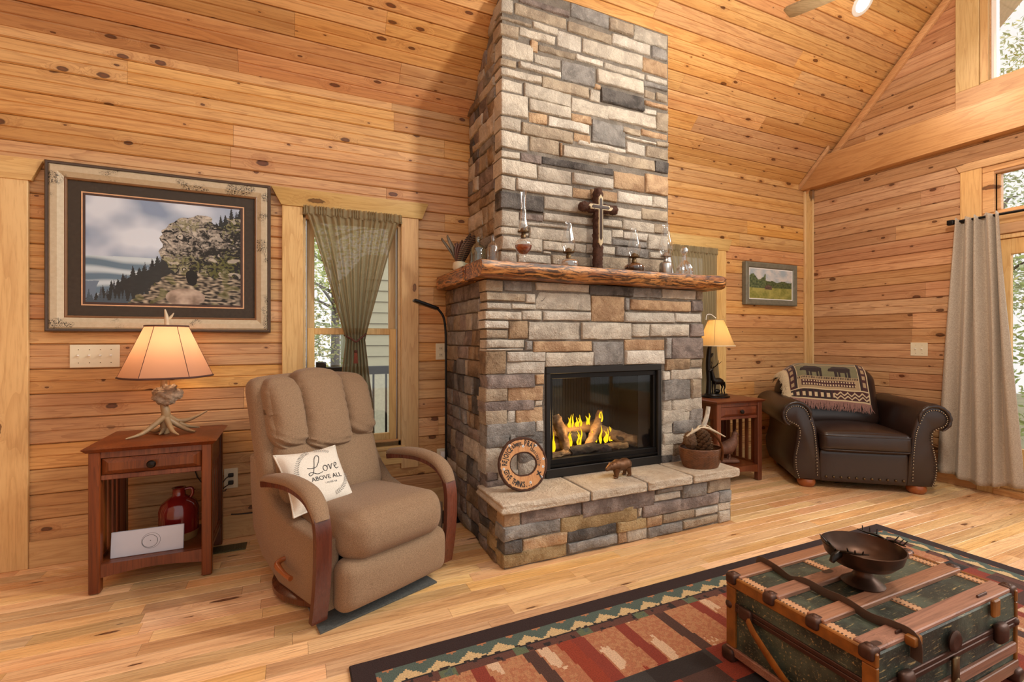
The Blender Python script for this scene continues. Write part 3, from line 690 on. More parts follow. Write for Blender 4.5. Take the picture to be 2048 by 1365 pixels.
ST_h=[(.966,.213,1.067,.302,'r'),(1.070,.213,1.434,.287,'m'),(1.440,.191,1.944,.287,'m'),(1.955,.253,2.162,.285,'g'),(1.944,.209,2.147,.253,'c'),(2.159,.197,2.358,.284,'g'),(2.366,.205,2.568,.288,'t'),(.979,.145,1.303,.220,'g'),(1.307,.126,1.820,.215,'y'),(1.824,.138,1.856,.196,'c'),(1.859,.128,2.458,.203,'m'),(2.463,.132,2.568,.206,'g'),(.979,.075,1.075,.146,'d'),(1.079,.074,1.344,.139,'r'),(1.345,.070,1.670,.136,'d'),(1.674,.069,1.884,.132,'y'),(1.886,.063,2.004,.128,'r'),(2.006,.069,2.261,.129,'t'),(2.263,.074,2.458,.121,'k'),(2.458,.076,2.568,.130,'c'),(.979,.006,1.344,.081,'y'),(1.347,.014,1.676,.070,'g'),(1.679,.009,1.746,.077,'r'),(1.746,.003,1.895,.074,'c'),(1.899,.000,2.163,.066,'g'),(2.166,.010,2.461,.062,'t'),(2.461,-.003,2.568,.078,'c')]
fire = thing('fireplace', (0, 0, 0), 'tall stacked-stone gas fireplace with raised hearth and chimney', 'fireplace')
BX0, BX1, BY, BZ = .995, 2.605, 2.515, 1.512      # lower body
UX0, UX1, UY = 1.165, 2.465, 2.695                # chimney
HX0, HX1, HY, HZ = .985, 2.575, 2.245, .292       # hearth base
FX0, FX1, FZ0, FZ1 = 1.362, 2.236, .345, 1.008    # firebox opening
core = MB()
g = -.003
for x0, x1, z0, z1 in ((BX0 + g, FX0, 0, BZ), (FX1, BX1 - g, 0, BZ), (FX0, FX1, FZ1, BZ), (FX0, FX1, 0, FZ0 - .01)): core.box(x0, x1, BY + g, YW, z0, z1)
core.ext([(UY + g, BZ), (YW, BZ), (YW, ZC + .05), (UY + g, cz(UY + g) + .05)], UX0 + g, UX1 - g, 'x')
core.box(HX0 + g, HX1 - g, HY + g, BY + .05, 0, HZ)
core.build('masonry_core', MORTAR, fire, smooth=0)
srs = random.Random(17)
def stone_mesh(w, h, dep, proud, back=.05, nu=None, nv=None):
    """irregular split-face stone: width w (local x), height h (z), face towards -y"""
    nu = nu or max(4, min(12, int(w / .022))); nv = nv or max(4, min(8, int(h / .02)))
    j = lambda s: srs.uniform(-s, s)
    e = .0016
    cs = [(-w / 2 + abs(j(e)), -h / 2 + abs(j(e))), (w / 2 - abs(j(e)), -h / 2 + abs(j(e))), (w / 2 - abs(j(e)), h / 2 - abs(j(e))), (-w / 2 + abs(j(e)), h / 2 - abs(j(e)))]
    so = Vector((srs.uniform(0, 50), srs.uniform(0, 50), srs.uniform(0, 50)))
    tx, tz = j(.012), j(.008); vs = []; rad = .011
    def fr(i, n, L):                                # parameter spacing with a tight rim
        return (0, .3 * rad / L, rad / L)[i] if i < 3 and n > 6 else (i / n)
    def params(n, L):
        m = min(.18, .003 / L); k = min(.3, .007 / L); mid = [k + (1 - 2 * k) * t / (n - 4) for t in range(n - 3)]
        return [0, m] + mid + [1 - m, 1]
    pu, pv = params(nu + 1, w), params(nv + 1, h); nu, nv = len(pu) - 1, len(pv) - 1
    for b in pv:
        for a in pu:
            x = (cs[0][0] * (1 - a) + cs[1][0] * a) * (1 - b) + (cs[3][0] * (1 - a) + cs[2][0] * a) * b
            z = (cs[0][1] * (1 - a) + cs[1][1] * a) * (1 - b) + (cs[3][1] * (1 - a) + cs[2][1] * a) * b
            da = min(a, 1 - a) * w; db = min(b, 1 - b) * h; d = min(da, db)
            t = min(1, d / .007); rd = math.sqrt(max(0, 1 - (1 - t) ** 2))
            q = Vector((x * 9, 0, z * 9)) + so
            nz = noise.noise(q) * .009 + noise.noise(q * 3.1) * .007 + abs(noise.noise(q * 6)) * .006
            wob = noise.noise(Vector((x * 14, 5, z * 14)) + so) * .004
            x2 = x + (wob if 0 < b < 1 else 0) * (1 if min(a, 1 - a) < .02 else 0)
            z2 = z + noise.noise(Vector((x * 11, 9, 0)) + so) * .004 * (1 if min(b, 1 - b) < .08 else 0)
            y = -(proud - .013) - .013 * rd - (nz + tx * (a - .5) + tz * (b - .5)) * rd
            vs.append((x2, y, z2))
    fs = [(q * (nu + 1) + p, q * (nu + 1) + p + 1, (q + 1) * (nu + 1) + p + 1, (q + 1) * (nu + 1) + p) for q in range(nv) for p in range(nu)]
    rim = [p for p in range(nu + 1)] + [q * (nu + 1) + nu for q in range(1, nv + 1)] + [nv * (nu + 1) + p for p in range(nu - 1, -1, -1)] + [q * (nu + 1) for q in range(nv - 1, 0, -1)]
    o = len(vs)
    for k in rim: vs.append((vs[k][0], back, vs[k][2]))
    for k in range(len(rim)): fs.append((rim[(k + 1) % len(rim)], rim[k], o + k, o + (k + 1) % len(rim)))
    m = MB(); m.add(vs, fs); return m
def put_stone(parent, x0, x1, z0, z1, y, col, back=.03, side=False, name='stone'):
    w, h = x1 - x0, z1 - z0
    if w < .012 or h < .012: return
    me = stone_mesh(w, h, .05, srs.uniform(.011, .022), back).mesh(name, 50); me.materials.append(STN[col])
    o = bpy.data.objects.new(name, me); COL.objects.link(o); o.parent = parent
    if side: o.location = (y, (x0 + x1) / 2, (z0 + z1) / 2); o.rotation_euler = (0, 0, R(-90))
    else: o.location = ((x0 + x1) / 2, y, (z0 + z1) / 2)
    return o
GAP = .0007
for lst, y, lx in ((ST_u, UY, UX0), (ST_b, BY, BX0), (ST_h, HY, HX0)):
    for x0, z0, x1, z1, c in lst:
        if lst is ST_u: z1 = min(z1, cz(UY) + .03)
        if lst is ST_h: z0, z1 = max(z0, 0.001), min(z1, HZ + .003)
        if lst is ST_b: z0, z1 = max(z0, .33), min(z1, BZ)
        left = abs(x0 - lx) < .045
        if left: x0 = lx - srs.uniform(.012, .022)
        put_stone(fire, x0 + GAP, x1 - GAP, z0 + GAP, z1 - GAP, y, c, srs.uniform(.07, .13) if left else .03)
def fill(u0, u1, z0, z1, out):
    w, h = u1 - u0, z1 - z0
    if h > .19 or (h > .12 and srs.random() < .55):
        t = srs.uniform(.35, .65); fill(u0, u1, z0, z0 + h * t, out); fill(u0, u1, z0 + h * t, z1, out)
    elif w > .30 or (w > .17 and w > 1.5 * h and srs.random() < .6):
        t = srs.uniform(.35, .65); fill(u0, u0 + w * t, z0, z1, out); fill(u0 + w * t, u1, z0, z1, out)
    else: out.append((u0, u1, z0, z1))
def side_face(x, u0, u1, z0, z1, cols, top=None):
    out = []; fill(u0, u1, z0, z1, out)
    for a, b, c, d in out:
        if top: 
            lim = top(b) + .03
            if c > lim: continue
        put_stone(fire, a + GAP, b - GAP, c + GAP, d - GAP, x, srs.choice(cols), .03, True)
side_face(BX0, BY + .085, YW - .004, 0.001, BZ, 'mmtgcbbdgtm')
side_face(UX0, UY + .085, YW - .004, 1.60, 3.45, 'mttgcctbdgc', top=lambda y: cz(y))
side_face(HX0, HY + .07, BY + .07, 0.001, HZ, 'mbmdty')
# right sides (face +x)
def side_face_r(x, u0, u1, z0, z1, cols, top=None):
    out = []; fill(u0, u1, z0, z1, out)
    for a, b, c, d in out:
        if top and c > top(b) + .03: continue
        o = put_stone(fire, a + GAP, b - GAP, c + GAP, d - GAP, x, srs.choice(cols), .03, True); o.rotation_euler = (0, 0, R(90))
side_face_r(BX1, BY + .02, YW - .01, .33, BZ, 'ctgcmt'); side_face_r(UX1, UY + .02, YW - .01, 1.6, 3.45, 'ctgcmt', top=lambda y: cz(y)); side_face_r(HX1, HY + .03, BY, 0.001, HZ, 'ctgcm'); side_face_r(BX1, BY + .02, YW - .01, 0.001, .33, 'ctgcm')
# hearth slabs
sx = [.948, 1.475, 1.868, 2.215, 2.612]
for k in range(4):
    a, b = sx[k] + (.006 if k else 0), sx[k + 1] - (.006 if k < 3 else 0)
    m = MB(); nu, nv = 22, 12; so = Vector((k * 9, 3, 1)); y0, y1 = 2.195, BY + .05
    prof = []
    bm = MB(); bm.cushion(a, b, y0, y1, HZ + .001, .345, .008, (0, 0, 0), 14)
    vv = []
    for (x, y, z) in bm.v:
        edge = max(0, 1 - (y - y0) / .02); n_ = noise.noise(Vector((x * 40, z * 60, k))) * .008 + noise.noise(Vector((x * 14, z * 20, k))) * .006
        ex = max(0, 1 - (x - .948) / .02) if k == 0 else 0
        vv.append((x + ex * n_, y + edge * n_, z + noise.noise(Vector((x * 10, y * 10, k))) * .0016))
    bm.v = vv; bm.build('hearth_slab', SLAB, fire, 40)
    if k: MB().box(sx[k] - .0065, sx[k] + .0065, y0 + .012, y1, HZ + .001, .340).build('joint', MORTAR, fire, smooth=0)
# firebox
fb = MB(); x0, x1, z0, z1 = FX0, FX1, FZ0, FZ1; yb = BY + .42
fb.box(x0, x1, yb, yb + .02, z0, z1); fb.box(x0 - .01, x0 + .02, BY + .03, yb, z0, z1); fb.box(x1 - .02, x1 + .01, BY + .03, yb, z0, z1); fb.box(x0, x1, BY + .03, yb, z1 - .02, z1 + .01); fb.box(x0, x1, BY + .03, yb, z0, z0 + .10)
for k in range(36): fb.box(x0 + .03 + k * .0225, x0 + .041 + k * .0225, yb - .006, yb, z0 + .1, z1 - .05)
fbo = fb.build('firebox', FINNER, fire, smooth=0)
fr = MB(); y0 = BY - .018
fr.box(x0, x0 + .030, y0, y0 + .06, z0 + .0555, z1 - .0405, .003); fr.box(x1 - .030, x1, y0, y0 + .06, z0 + .0555, z1 - .0405, .003); fr.box(x0, x1, y0, y0 + .06, z1 - .040, z1, .003); fr.box(x0, x1, y0, y0 + .06, z0 + .002, z0 + .055, .003)
fro = fr.build('surround_frame', FBLACK, fire)
f2 = MB(); a, b, c, d = x0 + .032, x1 - .032, z0 + .058, z1 - .042
f2.box(a, a + .022, y0 + .02, y0 + .05, c + .0505, d - .0305, .002); f2.box(b - .022, b, y0 + .02, y0 + .05, c + .0505, d - .0305, .002); f2.box(a, b, y0 + .02, y0 + .05, d - .03, d, .002); f2.box(a, b, y0 + .015, y0 + .05, c, c + .05, .002)
f2.box(a, b, y0 + .005, y0 + .02, c + .012, c + .02); f2.box(b - .12, b - .022, y0 + .055, y0 + .065, c, d)
f2.build('glass_frame', BLACK, fire)
MB().box(a + .02, b - .02, y0 + .036, y0 + .040, c + .045, d - .025).build('pane', FGLASS, fire, smooth=0)
def log(pts, rs_, m, seed):
    mb = MB(); ctube(mb, pts, rs_, 22, 12); so = Vector((seed, 0, 0))
    mb.v = [tuple(Vector(p) + Vector((noise.noise(Vector(p) * 40 + so), noise.noise(Vector(p) * 40 + so * 2), noise.noise(Vector(p) * 40 + so * 3))) * .009 + Vector((0, noise.noise(Vector((p[0] * 12, p[1] * 160, p[2] * 160)) + so), noise.noise(Vector((p[0] * 12, p[1] * 160, p[2] * 160)) + so * 2))) * .006) for p in mb.v]
    return mb.build('log', m, fire, 50)
ly = BY + .20; lz = z0 + .11
log([(1.40, ly + .06, lz + .09), (1.62, ly + .08, lz + .10), (1.95, ly + .10, lz + .115)], [.045, .045, .04], LOG, 1)
log([(1.41, ly + .02, lz + .03), (1.55, ly, lz + .035), (1.70, ly + .02, lz + .03)], [.05, .05, .045], LOG, 2)
log([(1.575, ly - .10, lz + .0), (1.57, ly - .04, lz + .12), (1.548, ly + .0, lz + .225)], [.028, .033, .030], LOG, 3)
log([(1.73, ly - .10, lz + .02), (1.83, ly - .04, lz + .12), (1.91, ly + .02, lz + .225)], [.028, .028, .02], LOG, 4)
log([(1.88, ly + .0, lz + .10), (2.0, ly - .06, lz + .06), (2.14, ly - .11, lz + .025)], [.04, .04, .028], LOG, 5)
log([(1.40, ly - .13, lz + .0), (1.50, ly - .13, lz + .006), (1.58, ly - .12, lz + .012)], [.016, .02, .016], LOG, 6)
log([(1.58, ly - .12, lz + .005), (1.75, ly - .12, lz + .015), (1.88, ly - .13, lz + .0)], [.03, .035, .025], CHAR, 7)
log([(1.84, ly - .12, lz + .02), (1.95, ly - .12, lz + .018), (2.02, ly - .13, lz + .008)], [.016, .022, .018], LOG, 8)
log([(1.6, ly - .02, lz + .07), (1.75, ly - .02, lz + .07)], [.04, .04], CHAR, 9)
frs = random.Random(4)
def flame(x, y, z, h, wd):
    mb = MB()
    for k in range(4):
        xx = x + frs.uniform(-wd, wd); hh = h * frs.uniform(.6, 1.05)
        ctube(mb, [(xx, y, z), (xx + frs.uniform(-.008, .008), y, z + hh * .3), (xx + frs.uniform(-.01, .01), y, z + hh * .65), (xx + frs.uniform(-.012, .012), y, z + hh)], [.006, .010, .006, .0008], 8, 4, flat=(.5, 1))
    mb.build('flame', FLAME, fire)
for a in [(1.47, ly - .02, lz + .10, .10, .022), (1.485, ly - .09, lz + .01, .13, .022), (1.63, ly - .06, lz + .03, .10, .02), (1.69, ly + .04, lz + .13, .09, .02), (1.75, ly + .04, lz + .13, .09, .018), (1.70, ly - .06, lz + .03, .12, .02), (1.80, ly - .07, lz + .04, .08, .02), (1.88, ly - .02, lz + .16, .08, .015), (1.87, ly - .07, lz + .03, .12, .022), (1.93, ly - .06, lz + .035, .10, .02), (1.82, ly + .03, lz + .14, .08, .014)]: flame(*a)
fl_light = bpy.data.lights.new('fire_glow', 'POINT'); fl_light.energy = 2.6; fl_light.shadow_soft_size = .08; fl_light.color = (1, .62, .25)
flo = bpy.data.objects.new('fire_glow', fl_light); COL.objects.link(flo); flo.parent = fire; flo.location = (1.68, BY + .085, lz + .17)
# mantel: a live-edge slab with mitred returns round the chimney
mt = thing('mantel_shelf', (0, 0, 0), 'thick live-edge wood mantel slab on the stone fireplace', 'mantel')
MZ0, MZ1 = 1.514, 1.606
def live(n_, s, x): return noise.noise(Vector((x * 2.2, s, 0))) * .022 + noise.noise(Vector((x * 7, s, 3))) * .010
mb = MB(); nx = 70; sec = []
vs = []; fs = []; x0, x1 = .912, 2.70; K = 10
for i in range(nx + 1):
    x = x0 + (x1 - x0) * i / nx; yf = 2.385 + live(0, 1, x) ; lo = MZ0 + noise.noise(Vector((x * 3, 9, 0))) * .008
    if x > 2.52: yf -= .01 + .02 * math.sin((x - 2.52) / .18 * math.pi); lo += .01 * math.sin((x - 2.52) / .18 * 3)
    bulge = [(.030, MZ1), (.008, MZ1 - .006), (.0, MZ1 - .03), (.004, MZ1 - .06), (.022, lo + .008), (.045, lo)]
    ring = [(x, UY - .035, MZ1)] + [(x, yf + d + noise.noise(Vector((x * 22, z * 40, 2))) * .007, z) for d, z in bulge] + [(x, UY - .035, lo)]
    vs += ring
K = 8
for i in range(nx):
    for k in range(K): fs.append((i * K + k, i * K + (k + 1) % K, (i + 1) * K + (k + 1) % K, (i + 1) * K + k))
fs += [tuple(range(K))[::-1], tuple(nx * K + k for k in range(K))]
mb.add(vs, fs); mb.build('front_slab', MANTEL, mt, 40)
MANTELY = streaky('live_edge_wood_return', 'y')
for sd in (0, 1):
    a, b = (.902, UX0 - .03) if sd == 0 else (UX1 + .03, 2.69)
    m = MB(); m.cushion(a, b, UY - .034, YW - .03, MZ0 - .004, MZ1 - .001, .012, (0, 0, 0), 16)
    m.v = [(x + (noise.noise(Vector((y * 5, z * 12, 1))) * .014 if x < .95 or x > 2.6 else 0), y, z) for x, y, z in m.v]
    m.build('side_slab', MANTELY, mt, 40)

# ============================================================ RUG
RC = {k: lin(*v) for k, v in dict(plum=(52, 34, 34), teal=(88, 106, 98), cream=(224, 194, 144), org=(192, 130, 90), mauve=(104, 66, 56), sage=(104, 116, 88), dark=(46, 38, 38),
      salmon=(186, 120, 86), tan=(196, 140, 100), red=(146, 60, 44), pale=(230, 196, 164), brown=(84, 56, 48), brick=(156, 62, 38), char=(62, 58, 58)).items()}
def rug_col(x, y):
    W_, H_ = 3.155, 2.5                                   # x from left, y from the far edge
    e = min(x, W_ - x, y, H_ - y); al = x if min(y, H_ - y) <= min(x, W_ - x) else y
    jt = noise.noise(Vector((x * 40, y * 40, 0))) * .003
    e += jt
    if e < .075: return RC['plum']
    if e < .148:
        t = (al / .117) % 1; tri = abs(t - .5) * 2          # 0 at the apex
        h = (e - .075) / .073
        if h > .34 + .62 * tri: return RC['cream']
        if h < .22 - .5 * (1 - tri) : return RC['org']
        return RC['teal']
    if e < .156: return RC['dark']
    if e < .20:
        k = int(al / .14); n_ = noise.noise(Vector((x * 30, y * 30, 4)))
        if k % 2 == 0 and (al / .14) % 1 < .42: return RC['sage'] if n_ > -.25 else RC['teal']
        return RC['mauve'] if n_ > -.3 else RC['dark']
    n_ = noise.noise(Vector((x * 3.3, y * 3.3, 8))); n2 = noise.noise(Vector((x * 60, y * 60, 2)))
    yy = (y - .20) % .62; band = int((y - .20) / .62)
    if yy > .255:
        if yy < .335:
            k = noise.noise(Vector((x * 4.2, band * 3.1, 5)))
            return RC['dark'] if k > -.05 else (RC['char'] if k > -.2 else RC['red'])
        k = int((x + .05 * band) / .17)
        q = (k * 7 + band * 3 + int(yy / .14)) % 6
        return (RC['brick'], RC['red'], RC['brown'], RC['brick'], RC['dark'], RC['salmon'])[q]
    sxx = x + .04 * noise.noise(Vector((y * 2, x, 3)))
    st = (sxx * 5.0) % 1; k = int(sxx * 5.0)
    if st < .26: return RC['red'] if k % 3 else RC['brown']
    if .30 < st < .52 and noise.noise(Vector((x * 8, y * 7, 9))) + .25 * n2 > .10: return RC['pale']
    if n_ > .35 and st > .7: return RC['brick']
    return RC['salmon'] if (n2 + n_ * .5) > 0 else RC['tan']
rt = thing('area_rug', (.185, 1.795, 0), 'lodge-style area rug with zigzag border under the trunk', 'rug')
RUGM = vcol('rug_pile', .95, .5, 240, .7)
colour_grid(lambda u, v: (u * 3.155, -2.5 * v, .012 + noise.noise(Vector((u * 60, v * 50, 0))) * .0006), 420, 330, lambda u, v: rug_col(u * 3.155, 2.5 * v), 'pile', RUGM, rt)
mb = MB().box(-.004, 3.159, -2.504, .004, .001, .0108, .003); mb.build('binding', plain('rug_binding', RC['dark'], .95), rt)

# ============================================================ RECLINER
rc = thing('recliner', (.427, 2.2135, 0), 'tan tweed recliner with bentwood arms beside the window', 'recliner', R(25.5))
cxr = -.01
MB().lathe([(.0, .0), (.30, .0), (.312, .012), (.312, .034), (.29, .048), (0, .048)], 40, Matrix.Translation((-.055, .36, .0095))).build('swivel_base', ARMWOOD, rc)
MB().box(-.24, .22, .10, .62, .06, .20).build('mechanism', BLACK, rc, smooth=0)
sp = [(.035, .055), (.42, .055), (.60, .13), (.70, .24), (.735, .45), (.735, .60), (.68, .60), (.63, .555), (.56, .47), (.47, .40), (.33, .362), (.15, .35), (.035, .345)]
for s in (-1, 1):
    m = MB().ext(sp, s * .245 + cxr, s * .335 + cxr, 'x', .022)
    m.build('side_panel', RECL, rc, 50)
def wr(amp, k, fx):
    def f(x, y, z):
        return (x, y, z)
    return f
def seat_fn(x, y, z):
    # front roll fuller and higher, dips to the back
    t = max(0, min(1, (y + .08) / .55)); z2 = z - .045 * t * (1 if z > .33 else .4)
    ed = max(0, (abs(x - cxr) - .19) / .06); y2 = y + .02 * ed * (1 - t)
    if y < .02: z2 += .004 * math.sin(x * 90 + z * 30) * ed
    return (x, y2, z2)
MB().cushion(-.268 + cxr, .268 + cxr, -.085, .52, .238, .452, .095, (0, .02, .012), 26, seat_fn).build('seat_cushion', RECL, rc, 60)
def foot_fn(x, y, z):
    b = noise.noise(Vector((x * 22, 0, 1))) * .006 * max(0, 1 - abs(z - .19) / .09)
    return (x, y - b + .05 * max(0, (.12 - z) / .12) ** 2, z)
MB().cushion(-.285 + cxr, .278 + cxr, -.065, .06, .035, .262, .055, (0, .025, 0), 24, foot_fn).build('footrest', RECL, rc, 60)
def tilt(x, y, z):                                   # leans the back: y grows with z
    return (x, y + .36 * (z - .38), z)
MB().cushion(-.335 + cxr, .30 + cxr, .49, .64, .36, .972, .06, (0, 0, .02), 14, tilt).build('back_shell', RECL, rc, 60)
def low_fn(x, y, z):
    d = -.012 * math.exp(-((x + .02) / .012) ** 2) if y < .50 else 0
    return tilt(x, y - d, z)
MB().cushion(-.285 + cxr, .27 + cxr, .43, .56, .36, .68, .06, (0, .025, .0), 26, low_fn).build('lower_back', RECL, rc, 60)
def lobe(x0, x1, z0, z1, y0, nm):
    def fn(x, y, z):
        u = (x - (x0 + x1) / 2) / ((x1 - x0) / 2); wv = .0065 * math.sin(z * 130 + 6 * noise.noise(Vector((z * 9, x0 * 9, 1))) + u * 5 + x0 * 30) * min(1, abs(u) ** 3 + max(0, (z0 + .1 - z) / .1)) 
        return tilt(x, y - (wv if y < .46 else 0), z - .018 * u * u * (1 if z > (z0 + z1) / 2 else -1.2))
    MB().cushion(x0, x1, y0, .56, z0, z1, .055, (0, .034, .012), 34, fn).build('head_lobe', RECL, rc, 60)
lobe(-.148 + cxr, .118 + cxr, .605, 1.008, .392, 'c'); lobe(-.300 + cxr, -.108 + cxr, .635, .972, .412, 'l'); lobe(.082 + cxr, .284 + cxr, .640, .972, .412, 'r')
for s in (-1, 1):
    xx = s * .345 + cxr
    path = [(xx, .035, .035), (xx, .008, .18), (xx, -.002, .33), (xx, .004, .42), (xx, .03, .475), (xx, .10, .52), (xx, .22, .538), (xx, .36, .53), (xx, .50, .505)]
    mb = MB(); pts = smooth_path(path, 5); n = len(pts); vs = []; fs = []
    for i, p in enumerate(pts):
        a = Vector(pts[max(i - 1, 0)]); b = Vector(pts[min(i + 1, n - 1)]); t = (b - a).normalized(); nn = Vector((0, -t.z, t.y))   # outward
        hw = .033
        for sxx, st in ((-hw, -.013), (hw, -.013), (hw, .013), (-hw, .013)): vs.append(tuple(Vector(p) + Vector((sxx, 0, 0)) - nn * st * -1))
    for i in range(n - 1):
        for k in range(4): fs.append((i * 4 + k, i * 4 + (k + 1) % 4, (i + 1) * 4 + (k + 1) % 4, (i + 1) * 4 + k))
    fs += [(3, 2, 1, 0), tuple((n - 1) * 4 + k for k in range(4))]
    mb.add(vs, fs); ar = mb.build('arm', ARMWOOD, rc, 40)
    pp = smooth_path([(xx, .005, .445), (xx, .035, .495), (xx, .10, .54), (xx, .22, .558), (xx, .36, .55), (xx, .50, .525)], 6)
    m2 = MB().tube(pp, interp([.030, .036, .037, .036, .036, .030], len(pp)), 12, flat=(.68, 1.12)); m2.build('arm_pad', RECL, rc, 60)
lv = MB(); ctube(lv, [(-.34, .345, .195), (-.365, .35, .188), (-.382, .335, .176), (-.388, .26, .168), (-.388, .20, .166)], [.009, .012, .015, .010, .011], 10, 5); lv.build('lever', BUN, rc, 50)
tag(MB().ext([(-.366, -.004), (.20, -.052), (.25, .50), (-.22, .52)], .0005, .009, 'z', .001).build('chair_mat', GREYMAT, loc=(.427, 2.2135, 0), rz=R(25.5)), 'thin grey mat lying under the tan recliner', 'mat')

# throw pillow on the recliner
pw = thing('throw_pillow', (.427, 2.2135, 0), 'cream square pillow with script lettering on the recliner', 'pillow', R(25.5))
c0, ex, ey = Vector((-.195, .355, .515)), Vector((.278, .03, .022)).normalized(), None
up = Vector((-.0, .195, .235)).normalized(); ex = (ex - up * ex.dot(up)).normalized(); nz = ex.cross(up).normalized()   # nz points to the viewer
PM = Matrix((( ex.x, up.x, nz.x, c0.x), (ex.y, up.y, nz.y, c0.y), (ex.z, up.z, nz.z, c0.z), (0, 0, 0, 1)))
hp = .155
def pil(u, v, sgn):
    x, y = (u * 2 - 1), (v * 2 - 1); pin = 1 - .10 * (1 - x * x) * (y * y) - 0; pin2 = 1 - .10 * (1 - y * y) * (x * x)
    z = .055 * ((1 - x ** 4) * (1 - y ** 4)) ** .6 * sgn
    return (x * hp * pin2, y * hp * pin, z)
mb = MB(); mb.grid(lambda u, v: pil(u, v, 1), 24, 24, PM); mb.grid(lambda u, v: pil(u, v, -1), 24, 24, PM); mb.build('cushion', CREAMF, pw, 60)
rim = [pil(t, 0, 1) for t in [i / 20 for i in range(20)]] + [pil(1, t, 1) for t in [i / 20 for i in range(20)]] + [pil(1 - t, 1, 1) for t in [i / 20 for i in range(20)]] + [pil(0, 1 - t, 1) for t in [i / 20 for i in range(21)]]
MB().tube([tuple(PM @ Vector((p[0], p[1], 0))) for p in rim], .004, 6).build('piping', CREAMF, pw, 60)
def onp(x, y, d=.0012): 
    X_, Y_ = x / hp, y / hp; return (x, y, .055 * (max(0, (1 - X_ ** 4) * (1 - Y_ ** 4))) ** .6 + d)
def stroke(pts, w, mat, nm):
    m = MB(); ctube(m, [tuple(PM @ Vector(onp(*p))) for p in pts], w, 5, 6); return m
love = [[(-.055, .035), (-.035, .030), (-.010, .035), (.01, .062), (.018, .085), (.008, .092), (-.006, .078), (-.020, .04), (-.035, .005), (-.052, -.004), (-.056, .006), (-.040, .010), (-.015, -.002), (.012, .004)],
        [(.030, .035), (.020, .026), (.020, .010), (.030, .006), (.040, .018), (.036, .032), (.030, .034), (.044, .026)],
        [(.046, .032), (.052, .034), (.054, .010), (.066, .034), (.072, .034)], [(.076, .022), (.090, .028), (.092, .038), (.084, .040), (.078, .024), (.084, .010), (.098, .014)]]
m = MB()
for s in love: ctube(m, [tuple(PM @ Vector(onp(*p))) for p in s], .0016, 5, 5)
m.build('script_lettering', INK, pw)
def pletter(txt, size, x, y, mat):
    me = text_mesh(txt, size, .0002); me.materials.clear(); me.materials.append(mat)
    for v in me.vertices: v.co = PM @ Vector(onp(v.co.x + x, v.co.y + y, .0014 + v.co.z))
    o = bpy.data.objects.new('lettering', me); COL.objects.link(o); o.parent = pw
pletter('ABOVE ALL', .030, .022, -.026, INK); pletter('1 PETER 4:8', .012, .034, -.054, INKG)
for a0, a1 in ((105, 205), (55, 88), (285, 345)):
    k = a0; m = MB()
    while k < a1:
        a = R(k); p = Vector((.012 + .118 * math.cos(a), .006 + .118 * math.sin(a))); tn = Vector((-math.sin(a), math.cos(a)))
        for s in (-1, 1):
            q = p + (tn * .006 + Vector((math.cos(a), math.sin(a))) * s * .010)
            m.tube([tuple(PM @ Vector(onp(p.x, p.y))), tuple(PM @ Vector(onp((p.x + q.x) / 2, (p.y + q.y) / 2))), tuple(PM @ Vector(onp(q.x, q.y)))], [.0005, .0014, .0004], 4)
        k += 4.5
    o = m.build('wreath_print', INKG, pw); o['kind'] = 'stuff'

